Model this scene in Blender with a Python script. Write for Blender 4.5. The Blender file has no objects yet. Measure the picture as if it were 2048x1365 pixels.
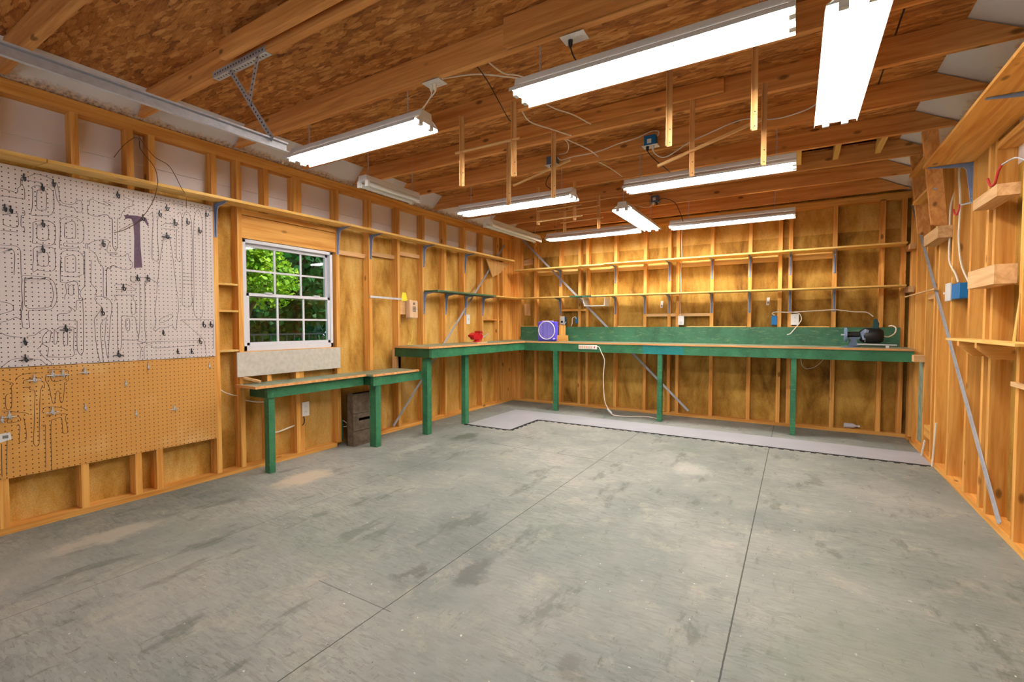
import bpy, math, random
from mathutils import Vector, Matrix
S = bpy.context.scene
COL = S.collection
PI = math.pi
rnd = random.Random(7)

# ------------------------------------------------------------------ camera
cam_d = bpy.data.cameras.new('camera')
cam = bpy.data.objects.new('camera', cam_d); COL.objects.link(cam)
cam_d.sensor_width = 36.0; cam_d.lens = 941.0 / 2048 * 36.0
cam_d.clip_start = 0.05; cam_d.clip_end = 200
cam.location = (0, 0, 1.176)
_p = math.atan(32.5 / 941); _y = math.atan(567 / 941 * math.cos(_p))
cam.rotation_euler = (PI / 2 - _p, 0, _y)
S.camera = cam

# ------------------------------------------------------------------ world, sun, exposure
W = bpy.data.worlds.new('sky'); S.world = W; W.use_nodes = True
bg = W.node_tree.nodes['Background']
bg.inputs[0].default_value = (0.80, 0.90, 1.0, 1); bg.inputs[1].default_value = 1.0
sun_d = bpy.data.lights.new('sun', 'SUN'); sun_d.energy = 8.0; sun_d.angle = 0.02; sun_d.color = (1, .95, .85)
sun = bpy.data.objects.new('sun', sun_d); COL.objects.link(sun)
sun.rotation_euler = Vector((0.55, 0.12, 0.83)).to_track_quat('Z', 'Y').to_euler()
TUBE_POWER = 34.0
S.view_settings.view_transform = 'Standard'; S.view_settings.look = 'None'
S.view_settings.gamma = 1.0; S.view_settings.use_curve_mapping = False
S.view_settings.exposure = 0.42
S.cycles.caustics_reflective = False; S.cycles.caustics_refractive = False; S.cycles.max_bounces = 8; S.cycles.diffuse_bounces = 4; S.cycles.glossy_bounces = 2; S.cycles.transmission_bounces = 4; S.cycles.transparent_max_bounces = 6

XL, XR, YB = -3.763, 0.997, 6.27      # inner faces of the studs
D = 0.089                             # stud depth
YF = -1.35                            # front wall plane; its unseen doorway is left open to admit sky light

# ------------------------------------------------------------------ materials
def newmat(name):
    m = bpy.data.materials.new(name); m.use_nodes = True
    nt = m.node_tree; b = nt.nodes['Principled BSDF']
    return m, nt, b
def N(nt, t, **k):
    n = nt.nodes.new(t)
    for a, v in k.items(): setattr(n, a, v)
    return n
def ramp(nt, stops):
    r = N(nt, 'ShaderNodeValToRGB')
    el = r.color_ramp.elements
    while len(el) < len(stops): el.new(0.5)
    for e, (p, c) in zip(el, stops):
        e.position = p; e.color = (*c, 1) if len(c) == 3 else c
    return r
def mixc(nt, fac, a, b, mode='MIX'):
    m = N(nt, 'ShaderNodeMix', data_type='RGBA', blend_type=mode)
    for i, v in ((0, fac), (6, a), (7, b)):
        if isinstance(v, (int, float)): m.inputs[i].default_value = v
        elif isinstance(v, tuple): m.inputs[i].default_value = (*v, 1)
        else: nt.links.new(v, m.inputs[i])
    return m.outputs[2]
def math_(nt, op, a, b=None, c=None):
    m = N(nt, 'ShaderNodeMath', operation=op)
    for i, v in enumerate((a, b, c)):
        if v is None: continue
        if isinstance(v, (int, float)): m.inputs[i].default_value = v
        else: nt.links.new(v, m.inputs[i])
    return m.outputs[0]
def coords(nt, scale, rand=True, kind='Object'):
    tc = N(nt, 'ShaderNodeTexCoord'); mp = N(nt, 'ShaderNodeMapping')
    mp.inputs['Scale'].default_value = scale
    nt.links.new(tc.outputs[kind], mp.inputs[0])
    if rand:
        oi = N(nt, 'ShaderNodeObjectInfo')
        v = N(nt, 'ShaderNodeVectorMath', operation='SCALE'); v.inputs['Scale'].default_value = 37.0
        cx = N(nt, 'ShaderNodeCombineXYZ')
        for i in range(3): nt.links.new(oi.outputs['Random'], cx.inputs[i])
        nt.links.new(cx.outputs[0], v.inputs[0]); nt.links.new(v.outputs[0], mp.inputs['Location'])
    return mp.outputs[0]
def noise(nt, vec, scale, detail=4, rough=.55, dist=0):
    n = N(nt, 'ShaderNodeTexNoise'); n.inputs['Scale'].default_value = scale
    n.inputs['Detail'].default_value = detail; n.inputs['Roughness'].default_value = rough
    n.inputs['Distortion'].default_value = dist
    nt.links.new(vec, n.inputs['Vector']); return n.outputs[0]
def voro(nt, vec, scale, out='Distance'):
    n = N(nt, 'ShaderNodeTexVoronoi'); n.inputs['Scale'].default_value = scale
    nt.links.new(vec, n.inputs['Vector']); return n.outputs[out]
def bump(nt, b, h, strength=.3, dist=.002):
    bp = N(nt, 'ShaderNodeBump'); bp.inputs['Strength'].default_value = strength; bp.inputs['Distance'].default_value = dist
    nt.links.new(h, bp.inputs['Height']); nt.links.new(bp.outputs[0], b.inputs['Normal'])
def c255(r, g, b):
    f = lambda v: ((v / 255 + .055) / 1.055) ** 2.4 if v > 10 else v / 255 / 12.92
    return (f(r), f(g), f(b))

def lumber(name, light, dark, axis, knots=True, rough=.65, contrast=1.0):
    m, nt, b = newmat(name)
    sc = [26.0, 26.0, 26.0]; sc[axis] = 1.3
    v = coords(nt, tuple(sc))
    g = noise(nt, v, 1.0, 5, .6, .6)
    mid = tuple((a + c) / 2 for a, c in zip(light, dark))
    r = ramp(nt, [(.28, dark), (.46, mid), (.62, light)]); nt.links.new(g, r.inputs[0])
    col = r.outputs[0]
    oi = N(nt, 'ShaderNodeObjectInfo')
    tint = ramp(nt, [(0, (.80, .78, .76)), (.5, (1, 1, 1)), (1, (1.0, .93, .84))]); nt.links.new(oi.outputs['Random'], tint.inputs[0])
    col = mixc(nt, .8, col, tint.outputs[0], 'MULTIPLY')
    if knots:
        sk = [9.0, 9.0, 9.0]; sk[axis] = 4.2
        v2 = coords(nt, tuple(sk))
        d = voro(nt, v2, 1.0)
        kr = ramp(nt, [(.0, (1, 1, 1)), (.09, (.85, .85, .85)), (.16, (0, 0, 0))]); nt.links.new(d, kr.inputs[0])
        cell = voro(nt, v2, 1.0, 'Color')
        sp = N(nt, 'ShaderNodeSeparateColor'); nt.links.new(cell, sp.inputs[0])
        on = math_(nt, 'LESS_THAN', sp.outputs[0], .62)
        k = math_(nt, 'MULTIPLY', kr.outputs[0], on)
        k = math_(nt, 'MULTIPLY', k, .85)
        col = mixc(nt, k, col, tuple(x * .22 for x in dark))
    nt.links.new(col, b.inputs['Base Color']); b.inputs['Roughness'].default_value = rough
    b.inputs['Specular IOR Level'].default_value = .3
    return m

def plain(name, col, rough=.5, metal=0.0, var=.12, scale=12, coat=0):
    m, nt, b = newmat(name)
    v = coords(nt, (1, 1, 1)); g = noise(nt, v, scale, 5, .6)
    r = ramp(nt, [(.3, tuple(c * (1 - var) for c in col)), (.7, tuple(min(1, c * (1 + var * .6)) for c in col))])
    nt.links.new(g, r.inputs[0]); nt.links.new(r.outputs[0], b.inputs['Base Color'])
    b.inputs['Roughness'].default_value = rough; b.inputs['Metallic'].default_value = metal
    if coat: b.inputs['Coat Weight'].default_value = coat
    return m

M = {}
AX = 'xyz'
for i in range(3):
    M['stud_' + AX[i]] = lumber('fir_framing_' + AX[i], c255(242, 184, 98), c255(204, 130, 46), i)
    M['joist_' + AX[i]] = lumber('joist_lumber_' + AX[i], c255(238, 172, 100), c255(194, 120, 56), i)
    M['shelf_' + AX[i]] = lumber('shelf_pine_' + AX[i], c255(240, 200, 120), c255(218, 164, 74), i)
    M['rack_' + AX[i]] = lumber('rack_strip_' + AX[i], c255(240, 196, 132), c255(220, 160, 96), i, knots=False)
    M['fresh_' + AX[i]] = lumber('fresh_offcut_' + AX[i], c255(232, 190, 136), c255(196, 146, 92), i, knots=False)

def sheathing_mat(name, light, mid, dark):
    m, nt, b = newmat(name)
    v = coords(nt, (1, 1, 1), rand=False)
    vs = coords(nt, (2.6, 2.6, 1.0), rand=False)
    big = noise(nt, vs, 1.6, 5, .65, .3)
    r = ramp(nt, [(.32, dark), (.47, mid), (.64, light)]); nt.links.new(big, r.inputs[0])
    fib = noise(nt, v, 160, 3, .7)
    fr = ramp(nt, [(.32, (.62, .62, .62)), (.62, (1.08, 1.08, 1.08))]); nt.links.new(fib, fr.inputs[0])
    col = mixc(nt, .7, r.outputs[0], fr.outputs[0], 'MULTIPLY')
    st = noise(nt, coords(nt, (6, 6, 1.2), rand=False), 1.4, 6, .7, .5)
    sr = ramp(nt, [(.60, (0, 0, 0)), (.74, (1, 1, 1))]); nt.links.new(st, sr.inputs[0])
    col = mixc(nt, math_(nt, 'MULTIPLY', sr.outputs[0], .38), col, tuple(x * .5 for x in dark))
    nt.links.new(col, b.inputs['Base Color']); b.inputs['Roughness'].default_value = .75
    b.inputs['Specular IOR Level'].default_value = .25
    return m
M['sheath_l'] = sheathing_mat('stained_fibreboard', c255(228, 186, 108), c255(208, 158, 72), c255(166, 116, 40))
M['sheath_b'] = sheathing_mat('stained_plywood_sheathing', c255(206, 162, 76), c255(168, 122, 44), c255(112, 76, 22))

def strands(nt, sets, lo, hi, fuzz=.35):
    """overlapping wood strands lying in several directions: returns the tone, darker towards strand edges"""
    tone = None
    for ang, sx, sy, th in sets:
        tc = N(nt, 'ShaderNodeTexCoord'); mp = N(nt, 'ShaderNodeMapping')
        mp.inputs['Rotation'].default_value = (0, 0, ang); mp.inputs['Scale'].default_value = (sx, sy, 1); mp.inputs['Location'].default_value = (ang * 9, ang * 5, 0)
        nt.links.new(tc.outputs['Object'], mp.inputs[0])
        warp = N(nt, 'ShaderNodeTexNoise'); warp.inputs['Scale'].default_value = .9; warp.inputs['Detail'].default_value = 3
        nt.links.new(mp.outputs[0], warp.inputs['Vector'])
        ad = N(nt, 'ShaderNodeVectorMath', operation='MULTIPLY_ADD'); ad.inputs[1].default_value = (fuzz * 2,) * 3
        nt.links.new(warp.outputs['Color'], ad.inputs[0]); nt.links.new(mp.outputs[0], ad.inputs[2])
        vn = N(nt, 'ShaderNodeTexVoronoi'); vn.inputs['Scale'].default_value = 1.0; nt.links.new(ad.outputs[0], vn.inputs['Vector'])
        sp = N(nt, 'ShaderNodeSeparateColor'); nt.links.new(vn.outputs['Color'], sp.inputs[0])
        fibre = N(nt, 'ShaderNodeTexNoise'); fibre.inputs['Scale'].default_value = 1.0; fibre.inputs['Detail'].default_value = 4; fibre.inputs['Roughness'].default_value = .7
        m2 = N(nt, 'ShaderNodeMapping'); m2.inputs['Scale'].default_value = (.8, 4.5, 1); nt.links.new(mp.outputs[0], m2.inputs[0]); nt.links.new(m2.outputs[0], fibre.inputs['Vector'])
        v = math_(nt, 'ADD', math_(nt, 'MULTIPLY', sp.outputs[0], .42), math_(nt, 'MULTIPLY', fibre.outputs[0], .75))
        v = math_(nt, 'SUBTRACT', v, math_(nt, 'MULTIPLY', math_(nt, 'POWER', vn.outputs['Distance'], 2.0), .22))
        if tone is None: tone = v
        else:
            on = math_(nt, 'GREATER_THAN', sp.outputs[1], th)
            mm = N(nt, 'ShaderNodeMix', data_type='FLOAT'); nt.links.new(on, mm.inputs[0]); nt.links.new(tone, mm.inputs[2]); nt.links.new(v, mm.inputs[3]); tone = mm.outputs[0]
    return tone
def osb_mat(name, cols):
    m, nt, b = newmat(name)
    t = strands(nt, ((1.2, 9, 34, 0), (2.1, 10, 42, .5), (.55, 11, 46, .5)), 0, 1)
    big = noise(nt, coords(nt, (1, 1, 1), rand=False), 1.6, 4, .6)
    t = math_(nt, 'ADD', math_(nt, 'MULTIPLY', t, .78), math_(nt, 'MULTIPLY', big, .30))
    r = ramp(nt, cols); nt.links.new(t, r.inputs[0])
    nt.links.new(r.outputs[0], b.inputs['Base Color']); b.inputs['Roughness'].default_value = .7
    return m
M['osb'] = osb_mat('strand_board', [(.28, c255(104, 56, 20)), (.44, c255(164, 98, 38)), (.60, c255(194, 126, 56)), (.78, c255(224, 162, 90))])

# painted strand board floor, worn, with panel joints
SPILLS = ((-3.20, 2.25, .15, .30, c255(206, 190, 166), .8), (-3.25, 1.05, .12, .32, c255(190, 180, 164), .6), (-2.95, 3.95, .12, .26, c255(78, 86, 70), .75), (-3.1, 3.35, .10, .30, c255(176, 176, 168), .5),
          (-1.29, 1.80, .09, .17, c255(88, 88, 84), .65), (-1.55, 1.62, .05, .13, c255(90, 84, 82), .6), (-.62, 1.45, .07, .10, c255(92, 84, 76), .4), (.20, 1.9, .35, .7, c255(112, 126, 108), .4), (.35, 1.2, .3, .35, c255(104, 120, 104), .4),
          (-.70, 4.0, .18, .24, c255(196, 194, 182), .45), (-.9, 4.6, .3, .12, c255(110, 122, 104), .4), (.15, 4.2, .05, .16, c255(96, 96, 84), .5))
def floor_mat():
    m, nt, b = newmat('painted_floor')
    v = coords(nt, (1, 1, 1), rand=False)
    def over(col, nz, a, c_, amt, tone):
        r_ = ramp(nt, [(a, (0, 0, 0)), (c_, (1, 1, 1))]); nt.links.new(nz, r_.inputs[0])
        return mixc(nt, math_(nt, 'MULTIPLY', r_.outputs[0], amt), col, tone)
    big = noise(nt, v, .7, 5, .62, .2)
    r = ramp(nt, [(.32, c255(112, 118, 114)), (.47, c255(134, 138, 132)), (.58, c255(154, 154, 147)), (.72, c255(168, 163, 153))]); nt.links.new(big, r.inputs[0])
    col = r.outputs[0]
    t = strands(nt, ((1.2, 13, 62, 0), (2.1, 15, 76, .5), (.55, 16, 80, .5), (2.8, 20, 90, .55)), 0, 1)
    fl = ramp(nt, [(.25, (.66, .64, .61)), (.42, (.92, .92, .91)), (.58, (1.02, 1.02, 1.01)), (.8, (1.16, 1.15, 1.12))]); nt.links.new(t, fl.inputs[0])
    zone = noise(nt, v, .9, 3, .6)
    zr = ramp(nt, [(.36, (.25, .25, .25)), (.62, (.85, .85, .85))]); nt.links.new(zone, zr.inputs[0])
    col = mixc(nt, zr.outputs[0], col, mixc(nt, 1.0, col, fl.outputs[0], 'MULTIPLY'))
    col = over(col, noise(nt, v, 4.5, 9, .75, .4), .54, .70, .5, c255(186, 176, 156))
    col = over(col, noise(nt, coords(nt, (3.4, 1.3, 1), rand=False), 1.5, 8, .68, .15), .57, .64, .5, c255(84, 90, 80))
    col = over(col, noise(nt, coords(nt, (9, 3.4, 1), rand=False), 1.3, 7, .7, .1), .60, .68, .45, c255(92, 88, 78))
    col = over(col, noise(nt, v, 1.05, 4, .55), .54, .68, .18, c255(112, 130, 112))
    col = over(col, noise(nt, coords(nt, (70, 12, 1), rand=False), 1.0, 3, .7, .8), .66, .71, .45, c255(92, 80, 66))
    col = over(col, noise(nt, coords(nt, (14, 80, 1), rand=False), 1.0, 3, .7, .8), .67, .72, .45, c255(90, 78, 66))
    col = over(col, noise(nt, v, 42, 2, .5), .73, .76, .7, c255(226, 222, 210))
    col = over(col, noise(nt, v, 55, 2, .5), .745, .765, .7, c255(50, 46, 40))
    # pale and dark spills lying at fixed places
    tcs = N(nt, 'ShaderNodeTexCoord'); wn = N(nt, 'ShaderNodeTexNoise'); wn.inputs['Scale'].default_value = 5; wn.inputs['Detail'].default_value = 6; wn.inputs['Roughness'].default_value = .7
    nt.links.new(tcs.outputs['Object'], wn.inputs['Vector'])
    wp = N(nt, 'ShaderNodeVectorMath', operation='MULTIPLY_ADD'); wp.inputs[1].default_value = (.34, .34, 0); nt.links.new(wn.outputs['Color'], wp.inputs[0]); nt.links.new(tcs.outputs['Object'], wp.inputs[2])
    ss = N(nt, 'ShaderNodeSeparateXYZ'); nt.links.new(wp.outputs[0], ss.inputs[0])
    for (sx_, sy_, rx, ry, tone, amt) in SPILLS:
        a_ = math_(nt, 'DIVIDE', math_(nt, 'SUBTRACT', ss.outputs[0], sx_ + .17), rx); b2 = math_(nt, 'DIVIDE', math_(nt, 'SUBTRACT', ss.outputs[1], sy_ + .17), ry)
        dd = math_(nt, 'SQRT', math_(nt, 'ADD', math_(nt, 'MULTIPLY', a_, a_), math_(nt, 'MULTIPLY', b2, b2)))
        rr = ramp(nt, [(.45, (1, 1, 1)), (.98, (0, 0, 0))]); nt.links.new(dd, rr.inputs[0])
        col = mixc(nt, math_(nt, 'MULTIPLY', rr.outputs[0], amt), col, tone)
    g = noise(nt, v, 420, 2, .6)
    gr = ramp(nt, [(.3, (.84, .84, .84)), (.7, (1.1, 1.1, 1.1))]); nt.links.new(g, gr.inputs[0])
    col = mixc(nt, .8, col, gr.outputs[0], 'MULTIPLY')
    # joints between the panels
    tc = N(nt, 'ShaderNodeTexCoord'); sx = N(nt, 'ShaderNodeSeparateXYZ'); nt.links.new(tc.outputs['Object'], sx.inputs[0])
    wob = noise(nt, v, 26, 2)
    tot = None
    def line(out, pos, w, s_=.85, lo_out=None, lo=None, hi=None):
        nonlocal tot
        d = math_(nt, 'ABSOLUTE', math_(nt, 'SUBTRACT', math_(nt, 'ADD', out, math_(nt, 'MULTIPLY', wob, .004)), pos + .002))
        d = math_(nt, 'MULTIPLY', math_(nt, 'LESS_THAN', d, w), s_)
        if lo_out is not None:
            d = math_(nt, 'MULTIPLY', d, math_(nt, 'GREATER_THAN', lo_out, lo)); d = math_(nt, 'MULTIPLY', d, math_(nt, 'LESS_THAN', lo_out, hi))
        tot = d if tot is None else math_(nt, 'MAXIMUM', tot, d)
    X, Y = sx.outputs[0], sx.outputs[1]
    line(X, -.195, .0030); line(X, -1.44, .0026, .8); line(X, -2.69, .0022, .55)
    line(Y, 3.865, .003, .85, X, -2.60, -1.30); line(Y, 1.361, .0028, .55, X, -1.86, -1.40); line(Y, 2.2, .002, .35, X, -2.95, -2.7)
    col = mixc(nt, tot, col, c255(48, 48, 40))
    nt.links.new(col, b.inputs['Base Color']); b.inputs['Roughness'].default_value = .6
    b.inputs['Specular IOR Level'].default_value = .35
    return m
M['floor'] = floor_mat()

def painted_green(name, a, c_, bare):
    m, nt, b = newmat(name)
    v = coords(nt, (1, 1, 1))
    g = noise(nt, v, 5, 5, .65, .5)
    r = ramp(nt, [(.3, c_), (.6, a)]); nt.links.new(g, r.inputs[0])
    w = noise(nt, coords(nt, (8, 40, 40)), 1.2, 6, .75, .4)
    wr = ramp(nt, [(.56, (0, 0, 0)), (.68, (1, 1, 1))]); nt.links.new(w, wr.inputs[0])
    col = mixc(nt, math_(nt, 'MULTIPLY', wr.outputs[0], .5), r.outputs[0], bare)
    nt.links.new(col, b.inputs['Base Color']); b.inputs['Roughness'].default_value = .45
    return m
M['green'] = painted_green('green_paint', c255(56, 126, 86), c255(30, 92, 60), c255(116, 164, 124))
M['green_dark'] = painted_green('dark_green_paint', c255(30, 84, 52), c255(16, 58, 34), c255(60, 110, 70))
M['teal'] = painted_green('teal_paint', c255(24, 130, 128), c255(16, 110, 108), c255(90, 160, 150))
M['splash'] = painted_green('backsplash_green', c255(56, 108, 78), c255(34, 80, 54), c255(160, 172, 116))
M['benchtop'] = painted_green('worn_benchtop', c255(140, 150, 124), c255(104, 122, 98), c255(196, 186, 150))
M['edge'] = lumber('plywood_edge_band', c255(226, 172, 112), c255(196, 136, 80), 0, knots=False)

def white_board():
    m, nt, b = newmat('white_foam_board')
    v = coords(nt, (1, 1, 1), rand=False); g = noise(nt, v, 1.6, 4)
    r = ramp(nt, [(.3, c255(226, 222, 220)), (.7, c255(244, 240, 238))]); nt.links.new(g, r.inputs[0])
    tc = N(nt, 'ShaderNodeTexCoord'); sx = N(nt, 'ShaderNodeSeparateXYZ'); nt.links.new(tc.outputs['Object'], sx.inputs[0])
    n2 = noise(nt, v, 9, 8, .8, .8)
    # brown residue that clings to the lower edge above the wall plate
    low = math_(nt, 'SUBTRACT', 1.0, math_(nt, 'DIVIDE', sx.outputs[2], .07))
    patch = noise(nt, v, 1.9, 3, .6)
    f = math_(nt, 'ADD', math_(nt, 'MULTIPLY', low, .42), math_(nt, 'ADD', math_(nt, 'MULTIPLY', n2, .62), math_(nt, 'MULTIPLY', patch, .34)))
    fr = ramp(nt, [(.62, (0, 0, 0)), (.78, (1, 1, 1))]); nt.links.new(f, fr.inputs[0])
    n3 = noise(nt, v, 50, 3, .7)
    br = ramp(nt, [(.35, c255(128, 80, 40)), (.6, c255(220, 184, 138))]); nt.links.new(n3, br.inputs[0])
    col = mixc(nt, math_(nt, 'MULTIPLY', fr.outputs[0], .85), r.outputs[0], br.outputs[0])
    nt.links.new(col, b.inputs['Base Color']); b.inputs['Roughness'].default_value = .6
    return m
M['roofwhite'] = white_board()
M['white_panel'] = plain('white_insulation_panel', c255(244, 238, 238), .55, var=.06, scale=2)
M['siding'] = plain('grey_siding', c255(206, 199, 186), .6, var=.14, scale=30)
M['vinyl'] = plain('white_vinyl', c255(226, 226, 232), .35, var=.03)
M['white_metal'] = plain('white_enamel', c255(232, 232, 228), .35, var=.04)
M['steel'] = plain('galvanised_steel', c255(196, 198, 204), .4, metal=.35, var=.16, scale=30)
M['bracket'] = plain('grey_blue_bracket', c255(132, 152, 190), .35, metal=.2, var=.15, scale=20)
M['dark_steel'] = plain('dark_steel', c255(60, 62, 66), .4, metal=.7)
M['black'] = plain('black_plastic', c255(22, 22, 24), .45)
M['cable_white'] = plain('white_cable', c255(246, 234, 216), .5, var=.06)
M['blue'] = plain('blue_box_plastic', c255(10, 112, 178), .45, var=.08)
M['blue_grey'] = plain('blue_grey_plastic', c255(92, 110, 134), .5, var=.08)
M['wplastic'] = plain('white_plastic', c255(236, 232, 228), .4, var=.03)
M['socket'] = plain('socket_detail', c255(120, 116, 110), .5, var=.03)
M['red'] = plain('red_enamel', c255(196, 12, 24), .35, var=.2)
M['red_rubber'] = plain('red_rubber', c255(204, 60, 56), .5)
M['purple'] = plain('purple_plastic', c255(92, 76, 214), .4, var=.2, scale=40)
M['lilac'] = plain('lilac_plastic', c255(200, 188, 244), .35, var=.06)
M['phone'] = plain('tan_phone_plastic', c255(226, 188, 150), .4, var=.04)
M['yellow'] = plain('yellow_paper', c255(244, 228, 40), .6, var=.06)
M['yellow_cord'] = plain('yellow_cord', c255(224, 204, 84), .5)
M['oldwood'] = plain('paint_spattered_wood', c255(112, 94, 76), .8, var=.5, scale=22)
M['darkbox'] = plain('dark_brown_card', c255(40, 34, 26), .8, var=.3)  # plain dark brown for the crate's back board
M['blue_dark'] = plain('dark_green_canvas', c255(24, 70, 66), .7, var=.2)
M['mat'] = plain('grey_foam_mat', c255(172, 171, 176), .75, var=.08, scale=3)
M['mat_edge'] = plain('black_foam_teeth', c255(34, 32, 32), .8)
M['copper'] = plain('thin_brown_wire', c255(120, 84, 52), .4, metal=.4)
M['ink'] = plain('marker_ink', c255(74, 64, 72), .7, var=.2, scale=60)
M['ink_dark'] = plain('marker_ink_brown', c255(66, 48, 34), .7, var=.2, scale=60)
M['ink_purple'] = plain('purple_marker_fill', c255(106, 80, 100), .7, var=.2, scale=60)
M['patchy'] = plain('weathered_green_board', c255(136, 150, 128), .7, var=.4, scale=14)
M['clear'] = plain('clear_plastic', c255(214, 210, 222), .15, var=.05)
M['label'] = plain('paper_label', c255(232, 230, 226), .6, var=.04)
M['gusset'] = lumber('plywood_gusset', c255(216, 176, 116), c255(188, 142, 80), 2, knots=False)
M['dusty'] = plain('dusty_plate_top', c255(176, 150, 128), .8, var=.2)

def peg_mat(name, base, hole, blot=None):
    m, nt, b = newmat(name)
    tc = N(nt, 'ShaderNodeTexCoord'); sx = N(nt, 'ShaderNodeSeparateXYZ'); nt.links.new(tc.outputs['Object'], sx.inputs[0])
    def f(o):
        t = math_(nt, 'FRACT', math_(nt, 'ADD', math_(nt, 'DIVIDE', o, .0262), 100.25))
        return math_(nt, 'SUBTRACT', t, .5)
    a, c_ = f(sx.outputs[1]), f(sx.outputs[2])
    d = math_(nt, 'SQRT', math_(nt, 'ADD', math_(nt, 'MULTIPLY', a, a), math_(nt, 'MULTIPLY', c_, c_)))
    hole_f = math_(nt, 'LESS_THAN', d, .125)
    v = coords(nt, (1, 1, 1), rand=False); g = noise(nt, v, 2.4, 4, .55)
    col = base
    if blot:
        r = ramp(nt, [(.35, base), (.55, base), (.72, blot)]); nt.links.new(g, r.inputs[0]); col = r.outputs[0]
    else:
        r = ramp(nt, [(.3, tuple(x * .93 for x in base)), (.7, base)]); nt.links.new(g, r.inputs[0]); col = r.outputs[0]
    col = mixc(nt, hole_f, col, hole)
    nt.links.new(col, b.inputs['Base Color']); b.inputs['Roughness'].default_value = .5
    return m
M['peg_white'] = peg_mat('white_pegboard', c255(226, 212, 206), c255(58, 46, 46))
M['peg_tan'] = peg_mat('tan_pegboard', c255(212, 152, 74), c255(92, 48, 14), c255(226, 180, 116))

def emit(name, col, s):
    m, nt, b = newmat(name)
    b.inputs['Emission Color'].default_value = (*col, 1); b.inputs['Emission Strength'].default_value = s
    b.inputs['Base Color'].default_value = (.9, .9, .9, 1); return m
M['tube_on'] = emit('lit_fluorescent_tube', (1.0, .965, .93), TUBE_POWER)
M['tube_off'] = plain('unlit_fluorescent_tube', c255(236, 236, 232), .25, var=.02)

def glass_mat():
    m, nt, b = newmat('window_glass')
    out = nt.nodes['Material Output']
    t = N(nt, 'ShaderNodeBsdfTransparent'); t.inputs[0].default_value = (.90, .95, .93, 1)
    g = N(nt, 'ShaderNodeBsdfGlossy'); g.inputs['Roughness'].default_value = .03
    fr = N(nt, 'ShaderNodeFresnel'); fr.inputs[0].default_value = 1.45
    mx = N(nt, 'ShaderNodeMixShader'); nt.links.new(fr.outputs[0], mx.inputs[0]); nt.links.new(t.outputs[0], mx.inputs[1]); nt.links.new(g.outputs[0], mx.inputs[2])
    nt.links.new(mx.outputs[0], out.inputs[0]); return m
M['glass'] = glass_mat()
def leaf_mat(name, a, c_):
    m, nt, b = newmat(name)
    v = coords(nt, (1, 1, 1)); g = noise(nt, v, 6, 3)
    r = ramp(nt, [(.35, a), (.65, c_)]); nt.links.new(g, r.inputs[0]); nt.links.new(r.outputs[0], b.inputs['Base Color'])
    b.inputs['Roughness'].default_value = .6
    tr = N(nt, 'ShaderNodeBsdfTranslucent'); nt.links.new(r.outputs[0], tr.inputs[0])
    mx = N(nt, 'ShaderNodeMixShader'); mx.inputs[0].default_value = .45
    nt.links.new(b.outputs[0], mx.inputs[1]); nt.links.new(tr.outputs[0], mx.inputs[2])
    nt.links.new(mx.outputs[0], nt.nodes['Material Output'].inputs[0]); return m
M['leaf'] = leaf_mat('sunny_maple_leaves', c255(80, 142, 28), c255(176, 208, 52))
M['leaf2'] = leaf_mat('deep_green_leaves', c255(20, 78, 36), c255(44, 112, 50))
M['bark'] = plain('bark', c255(84, 66, 50), .9, var=.3)
M['lawn'] = plain('lawn', c255(96, 128, 70), .9, var=.3, scale=3)

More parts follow.
